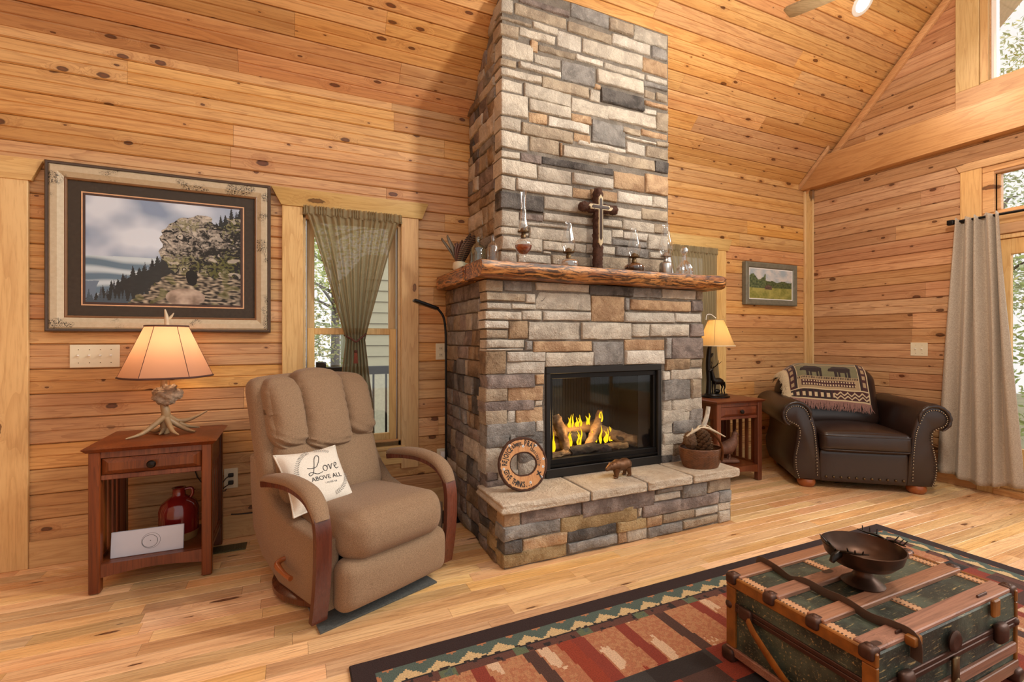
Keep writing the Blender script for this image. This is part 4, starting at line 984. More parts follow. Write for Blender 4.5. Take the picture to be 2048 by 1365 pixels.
# ============================================================ END TABLES
def end_table(loc, rz, label):
    t = thing('end_table', loc, label, 'end table', rz, 'matching cherry end tables')
    W_, D_, Hh = .484, .42, .68                          # over the legs; origin front-left leg corner
    tp = MB(); tp.v = []; a = .022
    poly = [(-a, -a - .005), (W_ + a, -a - .005), (W_ + a, D_ + a), (-a, D_ + a)]
    tp.ext([(-a, 0), (-a + .004, -.010), (-a, -.0), (W_ + a, 0)], 0, 0, 'y') if False else None
    vs = [(-a, -a, Hh - .008), (W_ + a, -a, Hh - .008), (W_ + a, D_ + a, Hh - .008), (-a, D_ + a, Hh - .008), (-a + .012, -a + .03, Hh), (W_ + a - .03, -a + .03, Hh), (W_ + a - .03, D_ + a - .012, Hh), (-a + .012, D_ + a - .012, Hh),
          (-a + .015, -a + .018, Hh - .026), (W_ + a - .018, -a + .018, Hh - .026), (W_ + a - .018, D_ + a - .01, Hh - .026), (-a + .015, D_ + a - .01, Hh - .026)]
    fs = [(4, 5, 6, 7), (0, 1, 5, 4), (1, 2, 6, 5), (2, 3, 7, 6), (3, 0, 4, 7), (8, 9, 1, 0), (9, 10, 2, 1), (10, 11, 3, 2), (11, 8, 0, 3), (11, 10, 9, 8)]
    MB().add(vs, fs).build('table_top', CHERRY, t, 20)
    lw = .044
    for lx in (0, W_ - lw):
        for ly_ in (0, D_ - lw): MB().box(lx, lx + lw, ly_, ly_ + lw, .004, Hh - .024, .004).build('leg', CHERRY, t)
    MB().box(lw, W_ - lw, .008, .03, Hh - .055, Hh - .026).build('top_rail', CHERRY, t, smooth=0)
    MB().box(lw, W_ - lw, .008, .03, Hh - .158, Hh - .135, .003).build('drawer_rail', CHERRY, t)
    x0, x1, z0, z1 = lw + .004, W_ - lw - .004, Hh - .133, Hh - .058; b = .028
    vs = [(x0, .012, z0), (x1, .012, z0), (x1, .012, z1), (x0, .012, z1), (x0 + b, -.004, z0 + .020), (x1 - b, -.004, z0 + .020), (x1 - b, -.004, z1 - .020), (x0 + b, -.004, z1 - .020), (x0, .03, z0), (x1, .03, z0), (x1, .03, z1), (x0, .03, z1)]
    fs = [(4, 5, 6, 7), (0, 1, 5, 4), (1, 2, 6, 5), (2, 3, 7, 6), (3, 0, 4, 7), (8, 9, 1, 0), (9, 10, 2, 1), (10, 11, 3, 2), (11, 8, 0, 3), (11, 10, 9, 8)]
    dr = MB().add(vs, fs).build('drawer', CHERRY, t, 15)
    kn = MB().lathe([(0.0, .0), (.006, 0), (.006, .012), (.017, .016), (.019, .022), (.014, .029), (0, .031)], 16, Matrix.Translation((W_ / 2, -.002, (z0 + z1) / 2)) @ Matrix.Rotation(R(90), 4, 'X')); kn.build('knob', BLKBR, dr)
    for sx in (0.010, W_ - .030):
        MB().box(sx, sx + .02, lw, D_ - lw, Hh - .155, Hh - .026).build('side_apron', CHERRY, t, smooth=0)
        MB().box(sx, sx + .02, lw, D_ - lw, .10, .150).build('side_rail', CHERRY, t, smooth=0)
        for k in range(5):
            y = lw + .012 + k * .066
            MB().box(sx + .004, sx + .016, y, y + .034, .148, Hh - .153, .002).build('slat', CHERRY, t)
    MB().box(.02, W_ - .02, D_ - .032, D_ - .012, Hh - .155, Hh - .026).build('back_apron', CHERRY, t, smooth=0)
    MB().box(.006, W_ - .006, .03, D_ - .03, .118, .134, .002).build('lower_shelf', CHERRY, t)
    arch = [(lw, .134)] + [(lw + (W_ - 2 * lw) * k / 10, .072 + .018 * math.sin(math.pi * k / 10)) for k in range(11)] + [(W_ - lw, .134)]
    MB().ext(arch, .008, .03, 'y').build('lower_rail', CHERRY, t, smooth=0)
    for k in range(4 if False else 0): pass
    return t
end_table((-.852, 2.795, 0), 0, 'cherry end table by the left wall holding antler lamp')
end_table((3.062, 2.79, 0), R(-3), 'cherry end table between fireplace and leather armchair')
# slatted back of the left table is open; glides and cords
GLOW = (1.0, .74, .46)
def point(name, loc, watt, rad=.03, c=GLOW, parent=None):
    l = bpy.data.lights.new(name, 'POINT'); l.energy = watt; l.shadow_soft_size = rad; l.color = c
    o = bpy.data.objects.new(name, l); COL.objects.link(o); o.location = loc
    if parent: o.parent = parent
    return o
BULB = emit('lit_bulb', (1.0, .72, .40, 1), 7)
SHADE = shade_mat('parchment_shade', lin(190, 152, 130), .55, lin(216, 166, 134))
SHADE2 = shade_mat('cream_shade', lin(220, 190, 140), .62, lin(246, 208, 140))
TRIM = plain('shade_trim', lin(78, 48, 40), .8, noise=.05)
def panel_shade(t, r0, r1, z0, z1, n, mat, ov=1.0):
    vs = []; fs = []
    seg = 4
    for z, r in ((z0, r0), (z1, r1)):
        for k in range(n):
            for q in range(seg):
                a0 = 2 * math.pi * k / n; a1 = 2 * math.pi * (k + 1) / n; u = q / seg
                p0 = Vector((math.cos(a0), math.sin(a0))); p1 = Vector((math.cos(a1), math.sin(a1))); c_ = p0.lerp(p1, u); m_ = c_.normalized(); c_ = c_.lerp(m_, .55)
                vs.append((c_.x * r, c_.y * r * ov, z))
    N_ = n * seg
    fs = [(k, (k + 1) % N_, N_ + (k + 1) % N_, N_ + k) for k in range(N_)]
    o = MB().add(vs, fs).build('lamp_shade', mat, t, 12)
    rg = lambda off: [vs[off + k] for k in range(N_)] + [vs[off], vs[off + 1]]
    MB().tube(rg(0), .005, 6).build('lower_trim', TRIM, o); MB().tube(rg(N_), .005, 6).build('upper_trim', TRIM, o)
    for k in range(n): MB().tube([vs[k * seg], vs[N_ + k * seg]], .0016, 5).build('seam', TRIM, o)
    return o
# antler lamp
al = thing('antler_table_lamp', (-.600, 3.03, .681), 'lit antler table lamp with paneled parchment shade', 'table lamp', R(8))
panel_shade(al, .205, .094, .300, .562, 6, SHADE)
m = MB(); ctube(m, [(-.005, .01, .0), (-.008, .01, .05), (-.004, .0, .11), (-.012, 0, .16), (-.012, 0, .30)], [.017, .022, .021, .017, .014], 10); m.build('antler_stem', ANTLER, al, 60)
tines = [[(-.01, -.005, .09), (-.05, -.02, .055), (-.10, -.05, .018), (-.16, -.085, .005)], [(0, -.005, .08), (.012, -.03, .05), (.03, -.07, .02), (.055, -.10, .006)], [(.005, 0, .075), (.05, 0, .04), (.09, -.02, .016), (.125, -.045, .006)],
         [(.005, .005, .09), (.045, .02, .062), (.10, .02, .065), (.18, .01, .105)], [(.05, .01, .05), (.09, .02, .028), (.145, .03, .014)], [(-.02, .01, .03), (-.05, .05, .012), (-.11, .10, .012)], [(-.005, .01, .04), (-.02, -.01, .012), (-.03, -.03, .005)]]
for tn in tines:
    m = MB(); ctube(m, tn, [.016, .013, .010, .003] if len(tn) == 4 else [.013, .010, .003], 8); m.build('tine', ANTLER, al, 60)
m = MB(); m.ball((0, 0, 0), (.060, .034, .048), 64, 44)
m.v = [tuple(Vector(p) * (1 + .34 * noise.noise(Vector(p) * 38) + .16 * abs(noise.noise(Vector(p) * 95)) + .14 * noise.noise(Vector(p) * 210)) + Vector((.002, -.012, .205))) for p in m.v]; m.build('antler_burr', plain('antler_burr', lin(150, 128, 106), .7, noise=.35, nscale=60, bump=.8), al, 60)
m = MB(); ctube(m, [(0, 0, .55), (0, 0, .60), (-.008, 0, .65)], [.012, .011, .003], 8); ctube(m, [(0, 0, .59), (.018, 0, .612), (.030, 0, .632)], [.008, .006, .002], 8); m.build('finial', ANTLERP, al, 60)
MB().ball((0, 0, .46), .026, 14, 10).build('bulb', BULB, al); point('antler_lamp_light', (0, 0, .46), 5.5, .03, parent=al)
m = MB(); ctube(m, [(.06, .10, .01), (.10, .19, -.02), (.13, .22, -.30), (.26, .205, -.40), (.275, .222, -.335)], .0028, 6); m.build('cord', SLOT, al)
# stag lamp on the right table
sl = thing('stag_table_lamp', (3.262, 2.985, .681), 'lit black stag figure lamp with cream square shade', 'table lamp', R(-8))
for k in range(1):
    vs = []; r0, r1, z0, z1 = .128, .052, .435, .655
    for z, r in ((z0, r0), (z0 + .07, r0 * .80), (z0 + .14, r0 * .62), (z1, r1)):
        for a in range(24):
            an = 2 * math.pi * a / 24; c_, s_ = math.cos(an), math.sin(an); q = 1 / max(abs(c_), abs(s_)); q = 1 + (q - 1) * .45
            vs.append((c_ * r * q, s_ * r * q, z))
    fs = [(j * 24 + a, j * 24 + (a + 1) % 24, (j + 1) * 24 + (a + 1) % 24, (j + 1) * 24 + a) for j in range(3) for a in range(24)]
    so = MB().add(vs, fs).build('lamp_shade', SHADE2, sl, 60)
    MB().tube(vs[:24] + vs[:2], .0035, 6).build('lower_trim', plain('pale_trim', lin(236, 220, 190), .7), so); MB().tube(vs[-24:] + vs[-24:-22], .003, 6).build('upper_trim', plain('gold_trim', lin(190, 160, 110), .7), so)
    for a in (3, 9, 15, 21): MB().tube([vs[j * 24 + a] for j in range(4)], .0015, 5).build('seam', plain('shade_seam', lin(150, 110, 70), .8), so)
MB().lathe([(0, 0), (.125, 0), (.125, .012), (.105, .02), (.10, .03), (0, .03)], 30, None, 1, .7).build('lamp_base', BLKBR, sl)
m = MB(); ctube(m, [(-.06, .02, .02), (-.056, .02, .14), (-.062, .02, .28), (-.056, .015, .40), (-.045, .01, .45)], [.022, .019, .020, .018, .012], 10); ctube(m, [(-.058, .02, .33), (-.03, .02, .35), (-.018, .02, .37)], [.012, .010, .009], 8); ctube(m, [(-.06, .02, .20), (-.035, 0, .215)], [.01, .006], 6); m.build('trunk_post', BLKBR, sl, 60)
m = MB()
ctube(m, [(.062, 0, .125), (.03, 0, .135), (-.005, 0, .135), (-.028, 0, .15)], [.022, .030, .029, .018], 12); ctube(m, [(-.022, 0, .145), (-.034, 0, .19), (-.042, 0, .225)], [.021, .014, .011], 10); ctube(m, [(-.035, 0, .236), (-.055, 0, .228), (-.07, 0, .218)], [.012, .010, .006], 8)
for x, y in ((-.022, .012), (-.016, -.012)): ctube(m, [(x, y, .125), (x - .004, y, .075), (x - .002, y, .03)], [.011, .006, .005], 7)
for x, y in ((.06, .012), (.066, -.012)): ctube(m, [(x, y, .125), (x + .014, y, .085), (x + .006, y, .06), (x + .012, y, .03)], [.015, .007, .005, .005], 7)
for s in (-1, 1): ctube(m, [(-.034, s * .008, .245), (-.04, s * .02, .262)], [.006, .002], 6)
ctube(m, [(.075, 0, .13), (.088, 0, .115)], [.006, .003], 6); m.ball((.012, 0, .05), (.03, .02, .02), 12, 8); m.build('stag', BLKBR, sl, 60)
m = MB()
for s in (-1, 1):
    ctube(m, [(-.036, s * .006, .246), (-.02, s * .03, .27), (-.01 + s * .01, s * .05, .285), (-.02, s * .058, .315)], [.004, .0035, .003, .0015], 6)
    for q in ((-.022, .028, .267, .0, .034, .30), (-.012, .048, .284, .012, .058, .305)): ctube(m, [(q[0], s * q[1], q[2]), (q[3], s * q[4], q[5])], [.003, .0012], 5)
m.build('antlers', BLKBR, sl, 60)
m = MB(); ctube(m, [(-.10, 0, .655), (-.09, 0, .695), (-.05, 0, .70), (0, 0, .67)], .003, 6); m.build('harp', WHITE, sl)
MB().ball((0, 0, .54), .024, 14, 10).build('bulb', BULB, sl); point('stag_lamp_light', (0, 0, .54), 4.5, .025, parent=sl)
# on the lower shelves
jg = thing('red_jug', (-.545, 3.02, .1345), 'glossy dark red jug on the left table shelf', 'jug')
MB().lathe([(0, .04), (.088, .04), (.090, .15), (.078, .185), (.045, .212), (.030, .222), (.028, .255), (.032, .262), (.020, .262), (.018, .23), (0, .225)], 32).build('jug_body', REDGL, jg, 60)
MB().lathe([(0, 0), (.082, 0), (.088, .04), (0, .04)], 32).build('jug_base', STONEW, jg); m = MB(); ctube(m, [(.026, 0, .250), (.055, 0, .252), (.060, 0, .225), (.05, 0, .205)], .008, 8); m.build('handle', REDGL, jg, 60)
pn = thing('ring_panel', (-.642, 2.852, .1345), 'silver grey panel with circle drawing on table shelf', 'panel', R(-1))
MB().box(-.146, .146, 0, .012, .0, .119, .002, Matrix.Rotation(R(-7), 4, 'X')).build('board', SILVER, pn)
PR = Matrix.Rotation(R(-7), 4, 'X')
def circ(cx_, cz_, rx, rz, w): return MB().tube([tuple(PR @ Vector((cx_ + rx * math.cos(R(a)), -.0005, cz_ + rz * math.sin(R(a))))) for a in range(0, 370, 10)], w, 4)
circ(.012, .06, .038, .036, .0005).build('ring_line', INK, pn); circ(.008, .058, .031, .029, .0008).build('ring_line', INK, pn); MB().ball(tuple(PR @ Vector((.01, -.0005, .06))), .002, 6, 4).build('dot', INK, pn)
bd = thing('quail_figurine', (3.335, 2.93, .135), 'brown carved quail figurine on the right table shelf', 'figurine', R(-25))
BIRD = plain('carved_brown', lin(116, 76, 56), .6, noise=.35, nscale=90, bump=.7)
MB().cushion(-.075, .085, -.05, .05, 0, .03, .015, (0, 0, 0), 8).build('base', BIRD, bd, 60)
m = MB(); ctube(m, [(-.115, 0, .085), (-.06, 0, .105), (.0, 0, .125), (.04, 0, .165), (.055, 0, .205), (.058, 0, .232)], [.012, .045, .058, .045, .026, .020], 16, 6); m.build('body', BIRD, bd, 60)
m = MB(); m.ball((.062, 0, .238), (.026, .021, .022), 14, 10); ctube(m, [(.08, 0, .236), (.098, 0, .228)], [.008, .002], 6); ctube(m, [(.06, 0, .255), (.07, 0, .275), (.085, 0, .278)], [.005, .005, .003], 6); m.build('head', BIRD, bd, 60)
for s in (-.02, .02): m = MB(); ctube(m, [(.0, s, .09), (.01, s, .05), (.0, s, .02)], [.012, .007, .009], 8); m.build('leg', BIRD, bd, 60)

# floor lamp
fl_ = thing('floor_lamp', (.945, 3.06, 0), 'thin black gooseneck floor lamp behind the recliner', 'floor lamp')
MB().lathe([(0, 0), (.11, 0), (.11, .014), (.02, .022), (0, .022)], 30, Matrix.Translation((.0, -.02, 0))).build('base', BLACK, fl_)
MB().tube([(-.028, .0, .02), (-.028, 0, 1.10)], .0075, 10).build('pole', BLACK, fl_, 60)
m = MB(); ctube(m, [(-.028, 0, 1.09), (-.03, 0, 1.22), (-.045, 0, 1.32), (-.085, 0, 1.375)], [.009, .008, .008, .008], 10); m.build('gooseneck', BLACK, fl_, 60)
MB().cushion(-.085, .085, -.030, .030, -.011, .011, .010, (0, 0, 0), 8, None, Matrix.Translation((-.165, -.01, 1.398)) @ Matrix.Rotation(R(18), 4, 'Y')).build('lamp_head', BLACK, fl_, 50)

# ============================================================ LEATHER ARMCHAIR
ac = thing('leather_armchair', (3.975, 2.26, 0), 'dark brown leather club armchair with nailhead trim in corner', 'armchair', R(-38.6))
def scroll(s):
    c, r = (s * .462 + .03, .572), .112; pts = []
    inner = .345 * s + .03 if s > 0 else -.305
    pts = [(s * .285 + .03, .062), (s * .300 + .03, .30), (s * .318 + .03, .46)]
    for a in range(170, -61, -15): pts.append((c[0] + s * r * math.cos(R(a)), c[1] + r * math.sin(R(a))))
    pts += [(c[0] + s * .02, c[1] - .075), (c[0] - s * .005, c[1] - .105), (c[0] + s * .002, .36), (c[0] + s * .028, .24), (c[0] + s * .025, .15), (c[0] - s * .0, .062)]
    return pts
for s in (-1, 1):
    P = scroll(s)
    am = MB().ext(P, -.002, .80, 'y', .018)
    def fold(p):
        x, y, z = p; d = noise.noise(Vector((x * 9, y * 7, z * 9))) * .006; return (x + d, y, z + d)
    am.v = [fold(p) for p in am.v]; a_o = am.build('arm', LEATHER, ac, 50)
    # roll over the front edge with pleats
    c = (s * .462 + .03, .572); rp = []
    for a in range(200, -70, -9): rp.append((c[0] + s * .098 * math.cos(R(a)), -.004, c[1] + .098 * math.sin(R(a))))
    MB().tube(rp, [(.013 + .002 * math.sin(k * 2.1)) * min(1, .25 + k / 5, .25 + (len(rp) - 1 - k) / 5) for k in range(len(rp))], 10).build('rolled_edge', LEATHER, ac, 60)
    nl = MB(); path = [(s * .318 + .03, .075), (s * .326 + .03, .30), (s * .345 + .03, .47)] + [(c[0] + s * .078 * math.cos(R(a)), c[1] + .070 * math.sin(R(a))) for a in range(165, -60, -15)] + [(c[0] - s * .012, c[1] - .092), (c[0] - s * .020, .40), (c[0] + s * .006, .25), (c[0] + s * .004, .15), (c[0] - s * .016, .075)]
    pp = smooth_path([(p[0], -.010, p[1]) for p in path], 10); acc = 0
    for a, b in zip(pp[:-1], pp[1:]):
        acc += (Vector(b) - Vector(a)).length
        if acc > .0145: nl.ball(b, .0052, 6, 4); acc = 0
    o = nl.build('nailhead_trim', NAIL, ac, 60); o['kind'] = 'stuff'
    for yy in (.06, .72):
        MB().lathe([(0, .0), (.048, .0), (.062, .02), (.066, .042), (.058, .062), (0, .064)], 20, Matrix.Translation((s * .375 + .03 - (.0), yy, 0))).build('bun_foot', BUN, ac, 60)
MB().cushion(-.27, .33, .0, .74, .055, .31, .02, (0, 0, 0), 8).build('base', LEATHER, ac, 50)
m = MB()
for k in range(11): m.ball((-.225 + k * .052, -.003, .098), .010, 8, 6)
o = m.build('button_trim', BRASS, ac, 60); o['kind'] = 'stuff'
def sf(x, y, z):
    w_ = .004 * math.sin(x * 70 + z * 14) * (1 if y < 0.02 else 0) * max(0, noise.noise(Vector((x * 9, 1, 2))) + .4); return (x, y - w_, z + (.010 * math.sin((x + .27) / .6 * math.pi) if z > .4 else 0))
sc_o = MB().cushion(-.272, .340, -.045, .56, .295, .455, .045, (0, .012, .02), 22, sf).build('seat_cushion', LEATHER, ac, 60)
for zz in (.428, .318):
    MB().tube([(-.262, .3, zz), (-.264, -.02, zz), (-.24, -.046, zz), (.03, -.058, zz), (.31, -.046, zz), (.336, -.02, zz), (.334, .3, zz)], .0045, 6).build('piping', LEATHER, sc_o, 60)
def bt(x, y, z): return (x, y + .30 * (z - .40), z - .05 * max(0, (abs(x - .01) - .28) / .12) ** 2)
MB().cushion(-.40, .40, .60, .78, .06, .86, .07, (0, 0, .03), 12, lambda x, y, z: (x, y + .06 * (z - .4), z - .10 * max(0, (abs(x) - .25) / .15) ** 2)).build('back_frame', LEATHER, ac, 60)
MB().cushion(-.30, .36, .41, .60, .42, .90, .09, (0, .03, .02), 16, bt).build('back_cushion', LEATHER, ac, 60)

# ---- blanket over its back
BK = {k: lin(*v) for k, v in dict(m=(70, 34, 34), c=(202, 178, 140), g=(118, 112, 82), d=(46, 32, 30), t=(166, 140, 104)).items()}
def bear_shape(a, b):                                    # a 0..1 along (head at 0), b 0..1 up
    el = lambda cx_, cy_, rx, ry: ((a - cx_) / rx) ** 2 + ((b - cy_) / ry) ** 2 < 1
    return el(.56, .62, .34, .30) or el(.32, .70, .18, .24) or el(.16, .58, .14, .17) or el(.06, .50, .07, .09) or el(.20, .76, .04, .08) or \
        (.24 < a < .36 and b < .55) or (.40 < a < .48 and b < .45) or (.66 < a < .74 and b < .45) or (.78 < a < .89 and b < .55)
def blk_col(u, v):                                       # u across 0..1, v from the front hem upwards 0..1
    x, y = u * 1.10, v * .62
    if y < .012 or x < .012 or x > 1.088: return BK['c']
    if y < .085:
        if x > .62: 
            z = abs(((x / .10) % 1) - .5) * .05 + .022
            return BK['c'] if abs(y - z) < .006 or abs(y - z - .028) < .006 else BK['m']
        return BK['c'] if (x / .085) % 1 < .5 and .028 < y < .066 else (BK['m'] if (x / .085) % 1 > .8 else BK['d'])
    if y < .095: return BK['c']
    if x < .115 or x > .985:
        xx = x if x < .5 else 1.10 - x
        return BK['t'] if .03 < xx < .075 and (y / .06) % 1 < .6 else (BK['m'] if xx < .085 else BK['d'])
    if x < .125 or x > .975: return BK['c']
    if y < .17:
        if .17 < x < .92 and .110 < y < .158: return BK['c'] if ((x / .038) % 1 < .5 and (y / .024 + .2) % 1 < .55) else BK['m']
        return BK['t']
    if y < .186: return BK['d'] if (x / .024) % 1 < .5 else BK['t']
    k = (y - .19) / .13; 
    if 0 <= k < 1:
        bx = ((x - .15) / .40) % 1
        return BK['d'] if bear_shape((bx - .05) / .86, k * 1.02) and .05 < bx < .93 else BK['g']
    return BK['g'] if int(y / .03) % 2 else BK['t']
bl = thing('bear_throw', (3.975, 2.26, 0), 'woven bear-pattern throw with fringe over the leather armchair', 'throw blanket', R(-38.6))
def drape(u, v):
    x = -.355 + u * .60
    path = [(.405, .655), (.425, .72), (.452, .80), (.475, .865), (.505, .915), (.56, .945), (.63, .945), (.70, .93), (.765, .90), (.80, .80)]
    t = v * (len(path) - 1); i = min(int(t), len(path) - 2); f = t - i
    y = path[i][0] * (1 - f) + path[i + 1][0] * f; z = path[i][1] * (1 - f) + path[i + 1][1] * f
    e = max(0, (-.24 - x) / .115); e2 = max(0, (x - .2) / .1)
    z -= .075 * e ** 1.6 * (1 if v > .25 else v * 4) + .02 * e2
    wv = .006 * noise.noise(Vector((x * 8, v * 5, 3)))
    return (x, y - wv - .012 + .02 * e, z - .04 * u * (1 - v) + .012 + wv)
colour_grid(drape, 240, 150, blk_col, 'woven_cloth', vcol('woven_throw', .95, .25, 300, .5, sheen=.2), bl)
fr_ = MB(); q = random.Random(8)
for k in range(170):
    u = k / 169; p = Vector(drape(u, 0)); l = q.uniform(.06, .085)
    fr_.tube([tuple(p), tuple(p + Vector((q.gauss(0, .006), -.012, -l * .5))), tuple(p + Vector((q.gauss(0, .010), -.014 + q.gauss(0, .004), -l)))], [.0035, .0030, .0015], 4)
o = fr_.build('front_fringe', plain('mauve_fringe', lin(150, 112, 102), .95, noise=.35, nscale=300), bl, 60); o['kind'] = 'stuff'
fr_ = MB()
for k in range(240):
    v = .02 + .90 * k / 239; p = Vector(drape(0, v)); l = q.uniform(.05, .085)
    fr_.tube([tuple(p), tuple(p + Vector((-l * .5, -.012 + q.gauss(0, .006), -l * .25))), tuple(p + Vector((-l * .75, -.016 + q.gauss(0, .01), -l * .8)))], [.0035, .0030, .0015], 4)
o = fr_.build('side_fringe', plain('cream_fringe', lin(188, 166, 132), .95, noise=.3, nscale=300), bl, 60); o['kind'] = 'stuff'

# ============================================================ STEAMER TRUNK AND BOWL
TX0, TX1, TY0, TY1, TZ = 1.445, 2.255, .775, 1.275, .312
def canvas_mat():
    k = NT('worn_trunk_canvas'); v = k.obj()
    a = k.noise(k.vmul(v, (3, 22, 22)), 5, 6, .7); b = k.noise(v, 6, 3); c_ = k.noise(v, 90, 3, .7)
    col = k.mix(k.rng(b, .4, .62), lin(38, 44, 36), lin(78, 88, 74))
    col = k.mix(k.math('MULTIPLY', k.rng(a, .57, .66), .8), col, lin(186, 162, 110)); col = k.mix(k.math('MULTIPLY', k.rng(k.noise(k.vmul(v, (30, 6, 30)), 8, 4, .7), .60, .68), .6), col, lin(150, 150, 130))
    col = k.mix(k.math('MULTIPLY', k.rng(c_, .55, .75), .35), col, lin(24, 26, 22))
    k.set(Base_Color=col, Roughness=.5); k.bump(c_, .4, .003); return k.m
CANV = canvas_mat()
SLATW = pine('trunk_slat_wood', 'x', lin(168, 122, 96), lin(144, 98, 74), lin(80, 50, 36), rough=.4, knots=.1, vary=.08, across=16)
EDGEL = plain('amber_leather_edging', lin(134, 82, 28), .45, noise=.45, nscale=22)
PALEB = plain('studded_pale_band', lin(196, 150, 112), .55, noise=.15, nscale=30)
RUST = plain('rusty_hardware', lin(78, 54, 44), .45, .6, noise=.3, nscale=26)
STRAP = plain('dark_strap_leather', lin(84, 66, 56), .5, noise=.2, nscale=20)
tk = thing('steamer_trunk', (0, 0, .012), 'antique green steamer trunk with wood slats as coffee table', 'trunk')
MB().box(TX0 + .008, TX1 - .008, TY0 + .008, TY1 - .008, .02, .198, .004).build('lower_body', CANV, tk)
MB().box(TX0 + .006, TX1 - .006, TY0 + .006, TY1 - .006, .202, TZ - .012, .004).build('lid', CANV, tk)
m = MB().box(TX0, TX1, TY0, TY1, .185, .200, .002); m.box(TX0, TX1, TY0, TY1, .2015, .216, .002); m.build('closing_band', RUST, tk)
for y in (1.225, 1.075, .925, .785):                     # slats along the lid
    h = TZ + (.004 if y in (1.075, .925) else .0)
    MB().box(TX0 + .01, TX1 - .01, y, y + .055 if y != .785 else y + .06, TZ - .014, h, .003).build('slat', SLATW, tk)
for x in (TX0 + .012, 1.80, TX1 - .05):
    MB().box(x, x + .036, TY0 + .06, TY1 - .04, TZ - .013, TZ - .0085, .001).build('pale_band', PALEB, tk)
    sd = MB()
    for k in range(34):
        for dx in (.004, .032): sd.box(x + dx - .0025, x + dx + .0025, TY0 + .065 + k * .0115, TY0 + .069 + k * .0115, TZ - .0086, TZ - .0070)
    o = sd.build('stitch_studs', STRAP, tk, smooth=0); o['kind'] = 'stuff'
for x0, x1 in ((TX0 - .002, TX0 + .012), (TX1 - .012, TX1 + .002)):
    MB().box(x0, x1, TY0, TY1, TZ - .045, TZ - .006, .003).build('edge_leather', EDGEL, tk); MB().box(x0, x1, TY0, TY1, .02, .05, .003).build('edge_leather', SLATW, tk)
    for y0, y1 in ((TY0, TY0 + .04), (TY1 - .04, TY1)): MB().box(x0 + .0006, x1 - .0006, y0 + .0006, y1 - .0006, .051, TZ - .046, .002).build('corner_leather', EDGEL, tk)
MB().box(TX0, TX1, TY0 - .002, TY0 + .008, .03, .07, .002).build('front_slat', SLATW, tk); MB().box(TX0 + .02, TX1 - .02, TY0 - .004, TY0 + .01, .10, .135, .003).build('front_slat', SLATW, tk)
def clamp(x, y, z, s=1.0, rz=0):
    mm = MB(); mm.cushion(-.022, .022, -.020, .020, -.022, .012, .009, (0, 0, .003), 8, None, Matrix.Translation((x, y, z)) @ Matrix.Rotation(rz, 4, 'Z')); mm.ball((x, y, z + .010), (.012, .012, .008), 10, 6); mm.build('slat_clamp', RUST, tk, 50)
for y in (1.25, 1.10, .952, .80):
    clamp(TX0 + .008, y, TZ - .008); clamp(TX1 - .008, y, TZ - .008)
for x in (TX0 + .01, TX1 - .01):
    for y in (TY0 + .012, TY1 - .012):
        MB().cushion(x - .026, x + .026, y - .026, y + .026, -.004, .045, .014, (0, 0, 0), 8).build('corner_cap', RUST, tk, 50)
        MB().ball((x, y, .20), (.019, .019, .017), 12, 8).build('corner_knob', RUST, tk, 60)
# strap over the lid with buckle
sp_ = smooth_path([(1.635, 1.285, TZ - .03), (1.632, 1.275, TZ + .004), (1.622, 1.20, TZ + .004), (1.612, 1.14, TZ - .004), (1.614, 1.09, TZ + .010), (1.622, 1.02, TZ + .002), (1.612, .955, TZ + .010), (1.606, .88, TZ + .002), (1.614, .82, TZ + .006), (1.612, .770, TZ + .002), (1.612, .764, TZ - .06)], 6)
MB().tube(sp_, .017, 10, flat=(.14, 1)).build('lid_strap', STRAP, tk, 50)
MB().box(1.592, 1.634, .758, .786, TZ - .02, TZ + .008, .005).build('strap_buckle', EDGEL, tk); MB().box(1.585, 1.640, .80, .806, TZ - .002, TZ + .009, .002).build('strap_loop', RUST, tk)
MB().box(2.06, 2.10, .762, .775, TZ - .05, TZ + .006, .004).build('strap_buckle', EDGEL, tk); MB().box(2.05, 2.11, .80, .806, TZ - .002, TZ + .009, .002).build('strap_loop', RUST, tk)
# lock plate, hasps, end handle
MB().lathe([(0, 0), (.030, 0), (.034, .006), (.026, .012), (.016, .010), (0, .010)], 20, Matrix.Translation((1.83, TY0 - .002, .245)) @ Matrix.Rotation(R(90), 4, 'X')).build('lock_plate', RUST, tk, 50)
m = MB(); m.box(1.815, 1.845, TY0 - .014, TY0 - .002, .11, .20, .004); m.ball((1.83, TY0 - .012, .12), (.018, .01, .02), 10, 8); m.build('hasp', BRASS, tk, 50)
for x in (1.565, 2.11): MB().cushion(x - .028, x + .028, TY0 - .022, TY0 + .004, .17, .235, .014, (0, .004, 0), 8).build('draw_bolt', RUST, tk, 50)
hd = MB(); ctube(hd, [(TX0 - .004, 1.185, .195), (TX0 - .016, 1.15, .165), (TX0 - .018, 1.08, .11), (TX0 - .010, 1.045, .075), (TX0 - .002, 1.03, .06)], [.012, .014, .015, .014, .012], 8, 6, flat=(1.3, .5)); hd.build('end_handle', EDGEL, tk, 50)
for y, z in ((1.19, .20), (1.02, .05)): MB().cushion(TX0 - .014, TX0 + .006, y - .026, y + .026, z - .022, z + .022, .009, (0, 0, 0), 8).build('handle_loop', RUST, tk, 50)

